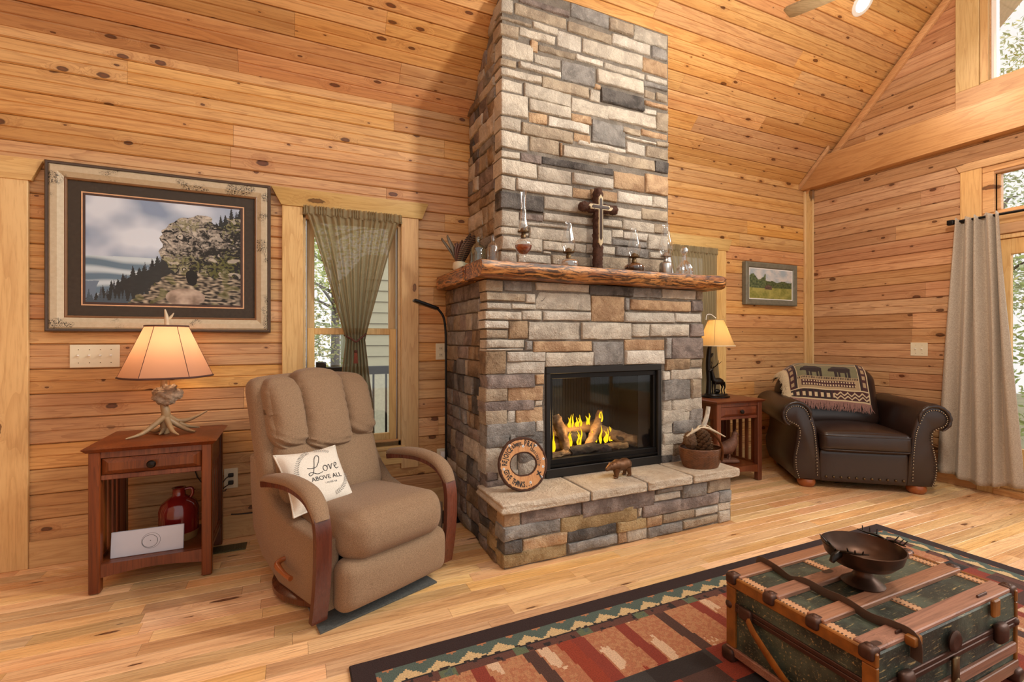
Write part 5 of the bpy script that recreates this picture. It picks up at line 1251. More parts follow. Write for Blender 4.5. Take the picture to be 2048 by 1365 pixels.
bw = thing('footed_bowl', (1.802, 1.012, TZ + .012 + .0045), 'dark bronze oval footed bowl with antler handles on trunk', 'bowl', R(-4))
mb = MB(); prof = [(.0, .062), (.06, .060), (.10, .072), (.128, .098), (.138, .128), (.141, .132), (.136, .133), (.124, .104), (.096, .080), (.05, .068), (0, .067)]
mb.lathe([(r * .88, z) for r, z in prof], 44, None, 1.0, 1.0); mb.build('bowl', BRONZE, bw, 60)
MB().lathe([(0, .0), (.072, .0), (.074, .004), (.060, .014), (.038, .030), (.028, .048), (.032, .064), (0, .066)], 36, Matrix.Scale(.88, 4)).build('foot', BRONZE, bw, 60)
for s in (-1, 1):
    m = MB(); B = Matrix.Translation((s * .119, 0, .122)) @ Matrix.Scale(s, 4, (1, 0, 0))
    ctube(m, [(0, 0, 0), (.020, 0, -.008), (.036, 0, -.022)], [.013, .012, .008], 8, 5, B)
    for e in (-1, 1):
        ctube(m, [(.006, e * .008, .010), (.0, e * .03, .016), (-.012, e * .055, .018), (-.028, e * .08, .024)], [.004, .005, .004, .002], 6, 5, B)
        for q_ in ((.0, .03, .02, .012, .035, .034), (-.008, .048, .018, .004, .056, .034), (-.018, .066, .02, -.008, .075, .036)): ctube(m, [(q_[0], e * q_[1], q_[2]), (q_[3], e * q_[4], q_[5])], [.003, .0015], 5, 3, B)
    m.build('antler_handle', BLKBR, bw, 60)

# ============================================================ PICTURES
pic = thing('framed_print', (-.64, 3.246, 1.655), 'large framed mountain wildlife print in distressed cream frame', 'framed print')
PWd, PHt = 1.034, .882
def frame_ring(w, h, prof, mat, parent, name):
    """mitred frame: prof is a list of (inset, y) from the outside in"""
    m = MB(); n = len(prof); vs = []; 
    for i, y in prof:
        for sx, sz in ((-1, -1), (1, -1), (1, 1), (-1, 1)): vs.append((sx * (w / 2 - i), y, sz * (h / 2 - i)))
    fs = [(j * 4 + k, j * 4 + (k + 1) % 4, (j + 1) * 4 + (k + 1) % 4, (j + 1) * 4 + k) for j in range(n - 1) for k in range(4)]
    return m.add(vs, fs).build(name, mat, parent, 25)
def distress():
    k = NT('distressed_cream'); v = k.obj(); a = k.noise(k.vmul(v, (1, 1, 1)), 7, 2); b = k.noise(v, 160, 3, .8); c_ = k.noise(v, 60, 3)
    sp2 = k.math('MULTIPLY', k.rng(a, .56, .64), k.rng(b, .48, .56))
    col = k.mix(c_, lin(176, 158, 128), lin(204, 190, 162)); col = k.mix(sp2, col, lin(34, 28, 24)); k.set(Base_Color=col, Roughness=.45); k.bump(b, .2, .002); return k.m
frame_ring(PWd, PHt, [(0, .02), (0, -.022), (.006, -.028), (.014, -.026), (.016, -.020)], plain('dark_frame_edge', lin(74, 58, 46), .4, noise=.2), pic, 'frame_edge')
frame_ring(PWd, PHt, [(.016, -.020), (.024, -.026), (.05, -.024), (.070, -.012), (.074, -.010)], distress(), pic, 'frame_body')
frame_ring(PWd, PHt, [(.074, -.010), (.078, -.012), (.084, -.009), (.086, -.002)], plain('frame_lip', lin(120, 84, 52), .4), pic, 'frame_lip')
MATB = plain('dark_mat_board', lin(66, 58, 50), .6, noise=.18, nscale=60, spec=.2)
MB().box(-.44, .44, 0, .004, -.365, .365).build('mat_board', MATB, pic, smooth=0)
frame_ring(.752, .602, [(0, -.0005), (0, -.002), (.006, -.002), (.0065, -.001)], plain('peach_mat_line', lin(214, 168, 128), .6), pic, 'mat_line')
frame_ring(.742, .592, [(.0, -.0006), (0, -.0016), (.013, -.0016)], plain('brown_mat_line', lin(70, 48, 40), .6), pic, 'mat_line')
def art(u, v):
    """generic mountain scene: misty sky, lakes, conifers on a slope, boulders"""
    x, y = u, v; n1 = noise.noise(Vector((x * 4, y * 4, 1))); n2 = noise.noise(Vector((x * 14, y * 14, 2))); n3 = noise.noise(Vector((x * 45, y * 45, 5))); n4 = noise.noise(Vector((x * 26 + y * 14, y * 60, 7)))
    mixc = lambda a, b, t: tuple(p * (1 - t) + q * t for p, q in zip(a, b)); cl = lambda t: max(0, min(1, t))
    def spire(x, base, hgt, wd, sd):               # conifer silhouette: how far inside, > 0 means tree
        best = -1
        for k in range(int(x / wd) - 1, int(x / wd) + 2):
            q_ = random.Random(k * 13 + sd); cx_ = (k + q_.uniform(.2, .8)) * wd; hh = hgt * q_.uniform(.45, 1.0); t_ = y - base
            if 0 <= t_ < hh: best = max(best, wd * .42 * (1 - t_ / hh) * (.75 + .5 * abs(math.sin(t_ * 120))) - abs(x - cx_))
            elif t_ < 0: best = 1
        return best
    c = mixc(lin(206, 216, 230), lin(132, 150, 178), cl(.45 + 1.2 * n1 + .2 * n2))
    if y < .44 + .01 * n1: c = mixc(lin(96, 120, 140), lin(188, 204, 214), cl(.35 + math.sin(y * 46 + n1 * 2.5) * .7))
    if y < .25 and n1 > -.2 - .3 * x and y < .20 + .03 * n2: c = lin(104, 122, 142)
    for lay, (off, col_) in enumerate(((.30, lin(138, 150, 168)), (.22, lin(104, 114, 130)), (.12, lin(66, 72, 80)), (.03, lin(40, 42, 42)))):
        base = -off + .98 * (x - .10 - .05 * lay) + .04 * noise.noise(Vector((x * 6, lay, 3)))
        if spire(x, base + .24, .17 - .012 * lay, .030 + .004 * lay, lay * 91) > 0: c = mixc(col_, tuple(p * 1.5 for p in col_), cl(.2 + n4 * .5 + n3 * .2))
    if spire(x, .02, .12, .028, 500) > 0 and x < .36: c = lin(70, 84, 96)
    rx, ry = (x - .70) / .25, (y - .57) / .32; rock = 1 - (rx * rx + ry * ry) + n2 * .34
    crk = abs(noise.noise(Vector((x * 8 + 2 * n2, y * 11, 21)))); big = x > .86 + .10 * (y - .5) + n2 * .05 and y < .9
    if rock > 0 or big:
        n5 = noise.noise(Vector((x * 90, y * 90, 12))); lit = cl(.30 + .75 * n2 + .6 * n3 + .5 * n5 - .35 * rx + .25 * ry); c = mixc(lin(30, 28, 26), lin(186, 178, 166), lit)
        if n1 + n3 * .6 > .22: c = mixc(c, lin(106, 108, 50), .55)
        if crk < .05: c = lin(28, 26, 24)
        if crk > .42: c = mixc(c, lin(206, 198, 186), .5)
    lowe = .30 + .06 * n2 + .03 * n3 - 1.3 * max(0, .50 - x)
    if y < lowe:
        lit = cl(.34 + 1.0 * n4 + .35 * n3); c = mixc(lin(36, 32, 28), lin(178, 166, 146), lit)
        if n2 > .25: c = mixc(c, lin(98, 100, 52), .5)
        rb = 1 - ((x - .62) / .13) ** 2 - ((y - .07) / .09) ** 2
        if rb > 0: c = mixc(lin(120, 104, 92), lin(176, 160, 146), cl(.5 + n2 + .3 * n3))
    cv = 1 - ((x - .662) / .04) ** 2 - ((y - .27) / .075) ** 2 + .5 * n2
    if cv > 0: c = lin(16, 14, 14)
    if abs(x - .405) < .008 and .36 < y < .42 and x > .3: c = lin(24, 24, 26)
    return c
aw, ah = .716, .566
colour_grid(lambda u, v: (-aw / 2 + u * aw, -.003, -ah / 2 + v * ah), 320, 250, art, 'print', vcol('printed_art', .7), pic, 0)
MB().box(-.435, .435, -.0075, -.0055, -.362, .362).build('glazing', thin_glass('picture_glass', (1, 1, 1, 1), .12, .0, .0), pic, smooth=0)
p2 = thing('small_landscape_painting', (4.283, 3.248, 1.710), 'small landscape painting in grey frame near the corner', 'painting', 0)
frame_ring(.735, .412, [(0, .02), (0, -.02), (.012, -.026), (.045, -.018), (.055, -.006)], plain('grey_wood_frame', lin(112, 108, 92), .6, noise=.2, nscale=30), p2, 'frame')
frame_ring(.625, .302, [(0, -.006), (.0, -.008), (.008, -.006)], WHITE, p2, 'liner')
def art2(u, v):
    n1 = noise.noise(Vector((u * 7, v * 5, 1))); n2 = noise.noise(Vector((u * 26, v * 20, 2))); mixc = lambda a, b, t: tuple(p * (1 - t) + q * t for p, q in zip(a, b)); cl = lambda t: max(0, min(1, t))
    if v > .60 + .06 * n1: c = mixc(lin(160, 172, 180), lin(206, 200, 194), cl(.5 + n1 + .4 * n2))
    elif v > .38: c = mixc(lin(52, 66, 38), lin(96, 104, 62), cl(.5 + n2))
    else: c = mixc(lin(120, 122, 54), lin(164, 156, 84), cl(.5 + n1 + .5 * n2))
    if u < .38 and v > .36 and v < .74 + .10 * math.sin(u * 20) + .06 * n2: c = mixc(lin(56, 72, 46), lin(110, 120, 78), cl(.4 + n2))
    if .36 < u < .52 and .32 < v < .50 - abs(u - .44) * .9: c = mixc(lin(70, 52, 44), lin(110, 90, 76), cl(.5 + n2))
    return c
colour_grid(lambda u, v: (-.305 + u * .61, -.005, -.145 + v * .29), 90, 50, art2, 'canvas', vcol('painted_canvas', .6), p2, 0)

# ============================================================ SWITCHES, OUTLETS, VENT
def plate(loc, w, h, label, cat, n, kind, rz=0):
    t = thing('wall_plate' if kind == 'o' else 'switch_plate', loc, label, cat, rz)
    MB().box(-w / 2, w / 2, -.006, 0, -h / 2, h / 2, .003).build('plate', PLATE, t)
    for k in range(n):
        x = (k - (n - 1) / 2) * .046
        if kind == 's':
            MB().box(x - .005, x + .005, -.008, -.004, -.012, .012).build('toggle_slot', PLATE, t, smooth=0); MB().box(x - .004, x + .004, -.020, -.006, .0, .008, .002).build('toggle', WHITE, t)
            for z in (-.035, .035): MB().ball((x, -.006, z), .0022, 8, 4).build('screw', BRASS, t)
        else:
            for z in (-.022, .022):
                o = MB().box(x - .016, x + .016, -.009, -.004, z - .014, z + .014, .004).build('socket', PLATE, t)
                MB().box(x - .008, x - .005, -.0095, -.0088, z - .006, z + .006).build('slot', SLOT, o, smooth=0); MB().box(x + .005, x + .008, -.0095, -.0088, z - .006, z + .006).build('slot', SLOT, o, smooth=0)
    return t
plate((-.966, YW, 1.084), .212, .122, 'ivory four-gang switch plate above the left end table', 'light switch', 4, 's')
ot = plate((-.333, YW, .352), .072, .118, 'ivory outlet with black plugs beside the recliner', 'outlet', 1, 'o')
for z in (-.022, .022): m = MB(); m.cushion(-.014, .014, -.030, -.009, z - .011, z + .011, .005, (0, 0, 0), 4); ctube(m, [(0, -.03, z), (-.03, -.035, z - .02), (-.07, -.03, z - .06 if z < 0 else z - .1)], .003, 6); m.build('plug', SLOT, ot)
plate((.942, YW, 1.087), .072, .114, 'ivory wall plate behind the floor lamp', 'outlet', 1, 'o')
o2 = plate((.95, YW, .347), .072, .118, 'ivory low outlet behind the floor lamp base', 'outlet', 1, 'o')
MB().cushion(-.022, .022, -.05, -.009, -.05, -.005, .006, (0, 0, 0), 4).build('plug', SLOT, o2); MB().cushion(-.02, .02, -.045, -.009, .0, .045, .006, (0, 0, 0), 4).build('adapter', WHITE, o2)
plate((XW, 2.284, 1.086), .124, .114, 'ivory switch plate on the gable wall above armchair', 'light switch', 2, 's', R(-90))
vt = thing('floor_vent', (-.30, 3.10, 0), 'olive metal floor register beside the left end table', 'floor vent')
VM = plain('olive_register', lin(88, 84, 58), .4, .5)
MB().box(-.11, .06, -.045, .055, .0005, .005, .002).build('flange', VM, vt)
for k in range(12): MB().box(-.10 + k * .0127, -.094 + k * .0127, -.035, .045, .005, .008).build('louver', VM, vt, smooth=0)
m = MB(); ctube(m, [(-.33, 3.235, .15), (-.25, 3.24, .142), (0, 3.245, .140), (.3, 3.245, .14)], .004, 6); tag(m.build('power_cord', SLOT), 'black power cord along the baseboard behind recliner', 'cord')

# ============================================================ MANTEL AND HEARTH OBJECTS
MZ = MZ1 + .0005
def lamp(loc, label, font, fontmat, oil=None, oilmat=None, neck=.16, chim=None, foot=None, handle=None, bm=BRASS):
    t = thing('oil_lamp', loc, label, 'oil lamp')
    MB().lathe(font, 28, cap=False).build('font', fontmat, t, 60)
    if oil: MB().lathe(oil, 24).build('oil', oilmat, t, 60)
    if foot: MB().lathe(foot, 24, cap=False).build('foot', CLEAR, t, 60)
    if handle: m = MB(); ctube(m, handle, .0045, 8); m.build('finger_handle', CLEAR, t, 60)
    z = neck
    MB().lathe([(0, z - .012), (.015, z - .012), (.016, z + .006), (.012, z + .010), (.013, z + .016), (.034, z + .020), (.036, z + .026), (.030, z + .024), (.022, z + .030), (.019, z + .040), (.008, z + .050), (0, z + .052)], 20).build('burner', bm, t, 60)
    for k in range(8):
        a = k * math.pi / 4; MB().box(-.003, .003, -.001, .001, 0, .016, 0, Matrix.Translation((.034 * math.cos(a), .034 * math.sin(a), z + .022)) @ Matrix.Rotation(a + math.pi / 2, 4, 'Z')).build('prong', bm, t, smooth=0)
    if chim: MB().lathe([(r, z + .022 + h) for r, h in chim], 32, cap=False).build('chimney', CLEAR, t, 60)
    return t
CH = [(.028, 0), (.030, .012), (.040, .035), (.043, .055), (.038, .085), (.027, .13), (.022, .17), (.021, .19), (.023, .195)]
lamp((1.235, 2.545, MZ), 'tall oil lamp with amber oil and long clear chimney', [(.014, .062), (.026, .074), (.046, .096), (.053, .122), (.046, .146), (.024, .162), (.015, .168)], CLEAR,
     [(0, .068), (.024, .076), (.044, .098), (.050, .120), (.0, .121)], OIL, .176, [(.026, 0), (.030, .02), (.028, .04), (.019, .08), (.016, .14), (.0165, .20), (.020, .245)], [(.044, 0), (.040, .004), (.020, .014), (.012, .03), (.018, .045), (.012, .062)])
lamp((1.522, 2.51, MZ), 'low clear pressed-glass oil lamp with finger handle left of cross', [(.060, .0), (.066, .02), (.060, .045), (.030, .056), (.016, .062)], CRYSTAL, None, None, .072, CH, None, [(-.055, 0, .045), (-.082, 0, .04), (-.082, 0, .014), (-.06, 0, .012)])
lamp((2.018, 2.51, MZ), 'squat amber glass oil lamp right of the cross', [(.050, 0), (.062, .02), (.062, .042), (.04, .058), (.018, .066)], AMBERGL, [(0, .004), (.048, .004), (.058, .02), (.058, .034), (0, .035)], OILD, .078, CH, None, [(.055, 0, .045), (.084, 0, .042), (.084, 0, .016), (.06, 0, .012)])
lamp((2.278, 2.505, MZ), 'pewter canister oil lamp near the mantel right end', [(.040, 0), (.042, .004), (.042, .070), (.034, .082), (.020, .088), (0, .088)], PEWTER, None, None, .10, [(r * 1.1, h * 1.12) for r, h in CH], None, None, PEWTER)
m = MB(); ctube(m, [(.042, 0, .055), (.070, 0, .05), (.066, 0, .025), (.042, 0, .012)], .0035, 8)
dc = thing('crystal_decanter', (2.437, 2.50, MZ), 'cut crystal decanter with stopper at the mantel right end', 'decanter')
vs = []; fs = []; N_ = 32; PR_ = [(.050, 0), (.053, .02), (.046, .055), (.030, .085), (.016, .105), (.013, .13), (.020, .134)]
for r, z in PR_:
    for k in range(N_): a = 2 * math.pi * k / N_; q_ = r * (1 + (.10 if k % 2 else 0) * (1 if z < .1 else 0)); vs.append((q_ * math.cos(a), q_ * math.sin(a), z))
for j in range(len(PR_) - 1):
    for k in range(N_): fs.append((j * N_ + k, j * N_ + (k + 1) % N_, (j + 1) * N_ + (k + 1) % N_, (j + 1) * N_ + k))
MB().add(vs, fs).build('flask', CRYSTAL, dc, 20); m = MB(); m.lathe([(0, .128), (.010, .128), (.010, .140), (.024, .160), (.026, .172), (.018, .190), (.006, .198), (0, .199)], 10); m.build('stopper', CRYSTAL, dc, 15)
def bottle(loc, label, mat, r, h, nk, sq=False):
    t = thing('glass_bottle', loc, label, 'bottle')
    MB().lathe([(0, .002), (r * .9, 0), (r, .006), (r, h * .62), (r * .8, h * .72), (nk, h * .80), (nk, h * .95), (nk * 1.4, h * .955), (nk * 1.4, h)], 24, cap=False).build('bottle_body', mat, t, 60)
    MB().lathe([(0, .004), (r * .86, .004), (r * .86, .012), (0, .012)], 20).build('thick_base', mat, t, 60); return t
bottle((1.045, 2.80, MZ), 'greenish glass bottle on the mantel left end', GREENGL, .047, .200, .013)
bottle((1.085, 2.655, MZ), 'narrow clear glass bottle beside the green bottle', CLEAR, .034, .185, .010)
ft = thing('feather_pot', (.968, 2.93, MZ), 'small white pot holding turkey feathers on the mantel', 'feather arrangement')
MB().lathe([(0, 0), (.035, 0), (.045, .025), (.040, .055), (.030, .062), (.030, .055), (0, .05)], 24).build('pot', plain('speckled_ceramic', lin(214, 200, 172), .5, noise=.2, nscale=40), ft, 60)
m = MB(); ctube(m, [(.03, -.02, .05), (.052, -.025, .045), (.05, -.025, .022), (.04, -.02, .018)], .004, 7); m.build('pot_handle', plain('ceramic_handle', lin(214, 200, 172), .5), ft, 60)
def bars():
    k = NT('barred_feather'); sp3 = k.n('SeparateXYZ', i={0: k.obj()}); s_ = k.math('SINE', k.math('MULTIPLY', sp3.outputs[2], 520.0)); col = k.mix(k.rng(s_, -.2, .4), lin(44, 28, 21), lin(122, 84, 58)); k.set(Base_Color=col, Roughness=.6); return k.m
FEA = [bars(), plain('brown_feather', lin(88, 48, 30), .6, noise=.25, nscale=60), plain('grey_feather', lin(92, 78, 60), .6, noise=.4, nscale=90)]
def feather(dx, dy, h, wd, mi):
    nu, nv = 6, 14
    def f(u, v):
        t = v; wv = wd * math.sin(math.pi * min(1, .12 + .80 * t) ** 1.1) ** .6 * (1 if t < .93 else .75); a = (u - .5) * 2
        return (dx * (t ** 1.3) + a * wv * .9, dy * t ** 1.3 + a * wv * .35 + .004 * a * a, .03 + h * t - .012 * a * a * t)
    mm = MB().grid(f, nu, nv); o = mm.build('feather', FEA[mi], ft, 60, fix=False); md = o.modifiers.new('thick', 'SOLIDIFY'); md.thickness = .0012
    mm = MB(); ctube(mm, [(0, 0, .02), (dx * .4, dy * .4 - .002, .03 + h * .5), (dx, dy - .002, .03 + h)], [.0022, .0015, .0006], 5); mm.build('quill', FEA[2], o, 60)
for a in [(.085, -.04, .205, .040, 0), (.062, -.03, .215, .036, 0), (.018, 0, .175, .034, 1), (-.012, .01, .16, .030, 1), (-.070, .03, .205, .022, 2), (-.105, .04, .185, .016, 2)]: feather(*a)
# bark cross on the chimney, standing on the mantel
cr = thing('bark_cross', (1.815, 2.625, 0), 'rough bark cross with inlaid inner cross on the chimney', 'cross')
def bark_log(p0, p1, r, nm, flat=(1, 1)):
    mm = MB(); P0, P1 = Vector(p0), Vector(p1); pts = [tuple(P0.lerp(P1, k / 44)) for k in range(45)]
    rr = [r * (.55 if k in (0, 44) else .8 if k in (1, 43) else .93 if k in (2, 42) else 1) for k in range(45)]; mm.tube(pts, rr, 22)
    mm.v = [tuple(Vector(p) + Vector((noise.noise(Vector(p) * 60), noise.noise(Vector(p) * 60 + Vector((9, 0, 0))), noise.noise(Vector(p) * 60 + Vector((0, 9, 0))))) * .007 + (Vector(p) - P0.lerp(P1, max(0, min(1, (Vector(p) - P0).dot(P1 - P0) / (P1 - P0).length_squared)))) * .28 * noise.noise(Vector(p) * 150)) for p in mm.v]
    return mm.build(nm, BARK, cr, 60)
bark_log((0, 0, MZ), (0, 0, 2.162), .032, 'upright'); bark_log((-.148, -.004, 2.028), (.148, -.004, 2.032), .030, 'crossbar')
def inlay(poly, y0, mat, nm): return MB().ext(poly, y0, y0 + .03, 'y', .002).build(nm, mat, cr)
PALEW = plain('peeled_wood', lin(206, 190, 156), .6, noise=.15, nscale=60); DKW = plain('dark_inlay', lin(62, 42, 32), .5)
def crossp(w, t, b, l, r, z): return [(-w, b), (0, b - w * 1.6), (w, b), (w, z - w), (r, z - w), (r + w, z), (r, z + w), (w, z + w), (w, t), (0, t + w * 1.4), (-w, t), (-w, z + w), (l, z + w), (l - w, z), (l, z - w), (-w, z - w)]
inlay(crossp(.016, 2.092, 1.80, -.080, .080, 2.03), -.0355, PALEW, 'pale_inlay'); inlay(crossp(.0105, 2.078, 1.830, -.060, .060, 2.03), -.0375, DKW, 'dark_inlay')

# wood slice sign leaning on the hearth
SGM = Matrix.Rotation(R(-13), 4, 'X')
sg = thing('wood_slice_sign', (1.152, 2.352, .3465), 'round wood slice sign with painted words on the hearth', 'sign', R(-3))
ro, ri, CZ = .146, .074, .143
def ring_pt(a, r0, s): return r0 * (1 + .035 * noise.noise(Vector((math.cos(a) * 1.6, math.sin(a) * 1.6, s))) + .014 * noise.noise(Vector((math.cos(a) * 9, math.sin(a) * 9, s))))
NA = 72; face = MB(); vs = []; fs = []
for k in range(NA):
    a = 2 * math.pi * k / NA; a1, a2 = ring_pt(a, ro - .008, 1), ring_pt(a, ri, 4) * (1 + .10 * math.cos(2 * a))
    vs += [(a1 * math.cos(a), -.008, CZ + a1 * math.sin(a)), (a2 * math.cos(a), -.008, CZ + a2 * math.sin(a)), (a1 * math.cos(a), .008, CZ + a1 * math.sin(a)), (a2 * math.cos(a), .008, CZ + a2 * math.sin(a))]
for k in range(NA):
    i, j = k * 4, ((k + 1) % NA) * 4; fs += [(i, j, j + 1, i + 1), (i + 2, i + 3, j + 3, j + 2)]
MB().add(vs, fs, SGM).build('slice_face', SLICE, sg)
for nm, off, rb in (('outer_bark', 0, .009), ('inner_bark', 1, .006)):
    pts = [((vs[k * 4 + off][0]) * (1.0 if off == 0 else .97), 0, (vs[k * 4 + off][2] - CZ) * (1.0 if off == 0 else .97) + CZ) for k in list(range(NA)) + [0, 1]]
    mm = MB().tube(pts, [rb * (1 + .3 * noise.noise(Vector((k * .9, off, 0)))) for k in range(len(pts))], 8, SGM, flat=(1, 1.25)); mm.build(nm, BARK, sg, 60)
def arc_text(txt, rad, a0, a1, size, top=True):
    n = len(txt)
    for i, ch in enumerate(txt):
        if ch == ' ': continue
        a = R(a0 + (a1 - a0) * (i / max(1, n - 1))); rot = a - math.pi / 2 if top else a + math.pi / 2
        Mx = SGM @ Matrix.Translation((rad * math.cos(a), -.0088, CZ + rad * math.sin(a))) @ Matrix.Rotation(R(90), 4, 'X') @ Matrix.Rotation(rot, 4, 'Z') @ Matrix.Diagonal((.82, 1.35, 1, 1))
        lettering(ch, size, INK, sg, Mx, 'letter')
arc_text('REJOICE', .109, 176, 128, .031); arc_text('always.', .113, 119, 88, .028); arc_text('PRAY', .112, 79, 51, .032); arc_text('continually', .094, 56, -8, .022); arc_text('GIVE THANKS...', .109, 196, 288, .031, False)
FLW = plain('white_petal', lin(226, 230, 232), .6); 
for a, r in ((125, .128), (86, .096), (48, .126), (8, .124), (-12, .118), (188, .118), (-72, .106), (-38, .128)):
    fm = MB(); cx_, cz_ = r * math.cos(R(a)), CZ + r * math.sin(R(a))
    for k in range(5): b = k * 2 * math.pi / 5; fm.ball((cx_ + .0046 * math.cos(b), -.0086, cz_ + .0046 * math.sin(b)), (.0034, .0012, .0034), 8, 4, SGM)
    fo = fm.build('flower', FLW, sg, 60); MB().ball((cx_, -.0095, cz_), (.0022, .0012, .0022), 6, 4, SGM).build('flower_eye', INK, fo)
cm = MB(); Cm = SGM @ Matrix.Translation((.092, -.0088, CZ - .068)) @ Matrix.Rotation(R(-24), 4, 'Y'); cm.box(-.0035, .0035, -.001, .001, -.030, .028, 0, Cm); cm.box(-.016, .016, -.001, .001, .008, .014, 0, Cm); cm.build('painted_cross', INK, sg, smooth=0)
# bear figurine
be = thing('bear_figurine', (1.788, 2.362, .3455), 'small brown bronze walking bear on the hearth', 'figurine', R(6))
m = MB(); ctube(m, [(.075, 0, .062), (.05, 0, .072), (.015, 0, .070), (-.02, 0, .072), (-.045, 0, .068)], [.026, .036, .034, .036, .026], 16, 6); ctube(m, [(-.04, 0, .072), (-.062, 0, .070), (-.078, 0, .066)], [.028, .024, .020], 12)
ctube(m, [(-.072, 0, .068), (-.092, 0, .060), (-.104, 0, .055)], [.021, .014, .010], 10)
for s in (-1, 1): m.ball((-.066, s * .016, .086), (.006, .004, .008), 8, 6)
for x, y, fx in ((-.030, -.018, -.010), (-.022, .018, .012), (.055, -.018, .012), (.066, .018, -.006)):
    ctube(m, [(x, y, .055), (x + fx * .6, y, .030), (x + fx, y, .008), (x + fx - .008, y, .004)], [.019, .013, .011, .008], 10); m.ball((x + fx - .008, y, .006), (.014, .010, .006), 8, 6)
m.v = [(p[0], p[1], max(p[2], 0.0)) for p in m.v]; m.build('bear', BRONZE2, be, 60)
# basket
bk = thing('wicker_basket', (2.425, 2.345, .3455), 'oval brown wicker basket of pine cones on the hearth', 'basket', R(-8))
def bask(u, v):
    a = 2 * math.pi * u; z = .118 * v; r = .108 + .030 * math.sin(v * 1.5); rp = .0018 * math.sin(u * 2 * math.pi * 36 + (math.pi if int(v * 22) % 2 else 0)) + .0012 * math.sin(v * 22 * 2 * math.pi)
    return ((r + rp) * math.cos(a), (r * .80 + rp) * math.sin(a), z)
m = MB().grid(bask, 144, 44); m.lathe([(0, .002), (.106, .002)], 36, None, 1, .8); bo = m.build('woven_body', WICKER, bk, 60, fix=False); md = bo.modifiers.new('thick', 'SOLIDIFY'); md.thickness = -.006
rimp = [(.139 * math.cos(R(a)), .112 * math.sin(R(a)), .120) for a in range(0, 380, 10)]
MB().tube(rimp, .006, 8).build('rim', WICKER, bk, 60)
m = MB(); ctube(m, [(.082, -.098, .05), (.086, -.102, .12), (.075, -.07, .19), (.03, .0, .235), (-.03, .07, .19), (-.06, .098, .12)], .012, 8, 6, None, (.28, 1)); m.build('handle', WICKER, bk, 60)
def pine_cone(loc, rx, ry, s, label, seed):
    t = thing('pine_cone', loc, label, 'pine cone', 0, 'pine cones in the basket'); t.rotation_euler = (rx, ry, seed)
    q2 = random.Random(seed); c_ = MB(); tp_ = MB()
    for k in range(95):
        f = k / 95; a = k * 2.39996; z = s * (-.9 + 1.9 * f); r = s * .62 * math.sin(math.pi * (.16 + .80 * f)) ** .8
        M_ = Matrix.Translation((0, 0, z)) @ Matrix.Rotation(a, 4, 'Z') @ Matrix.Rotation(R(-12 - 30 * f), 4, 'Y'); l = r + s * .16; w_ = s * .17
        vs = [(0, -w_ * .4, 0), (0, w_ * .4, 0), (l * .8, w_, .0), (l * .8, -w_, .0), (l, w_ * .55, s * .03), (l, -w_ * .55, s * .03), (l * .85, 0, s * .09), (0, 0, s * .05)]
        c_.add(vs, [(0, 3, 2, 1), (1, 2, 6, 7), (3, 0, 7, 6), (2, 3, 5, 4)], M_); tp_.add([(l * .80, w_ * 1.02, .001), (l * .80, -w_ * 1.02, .001), (l * 1.01, -w_ * .56, s * .031), (l * 1.01, w_ * .56, s * .031), (l * .85, 0, s * .093)], [(0, 3, 4), (3, 2, 4), (2, 1, 4), (0, 1, 2, 3)], M_)
    o = c_.build('scales', CONE, t, smooth=0, fix=False); o['kind'] = 'stuff'; o = tp_.build('scale_tips', CONET, t, smooth=0, fix=False); o['kind'] = 'stuff'
pine_cone((2.418, 2.315, .485), R(24), R(-14), .088, 'large open pine cone at the front of basket', 3); pine_cone((2.372, 2.375, .510), R(-55), R(-60), .070, 'smaller pine cone at the back left of basket', 5)
an = thing('shed_antler', (2.44, 2.37, .49), 'pale shed antler lying across the basket', 'antler')
m = MB(); ctube(m, [(-.10, .01, .045), (-.03, .0, .085), (.05, -.01, .095), (.11, -.03, .07), (.17, -.06, .035)], [.009, .011, .010, .008, .003], 8); m.build('main_beam', ANTLERP, an, 60)
for tn in ([(-.02, 0, .088), (.02, .02, .105), (.09, .03, .10)], [(.03, -.005, .094), (.07, .02, .11), (.13, .02, .085)], [(-.06, .005, .07), (-.05, .01, .10)]): m = MB(); ctube(m, tn, [.008, .006, .002], 7); m.build('tine', ANTLERP, an, 60)
st_ = thing('birch_stick', (2.455, 2.385, .46), 'short birch branch standing in the basket', 'branch')
m = MB(); ctube(m, [(-.03, .0, .0), (.02, .0, .10), (.065, .0, .19), (.082, .0, .262)], [.015, .016, .015, .014], 10); m.build('branch', plain('birch_bark', lin(188, 180, 166), .8, noise=.35, nscale=50), st_, 60)

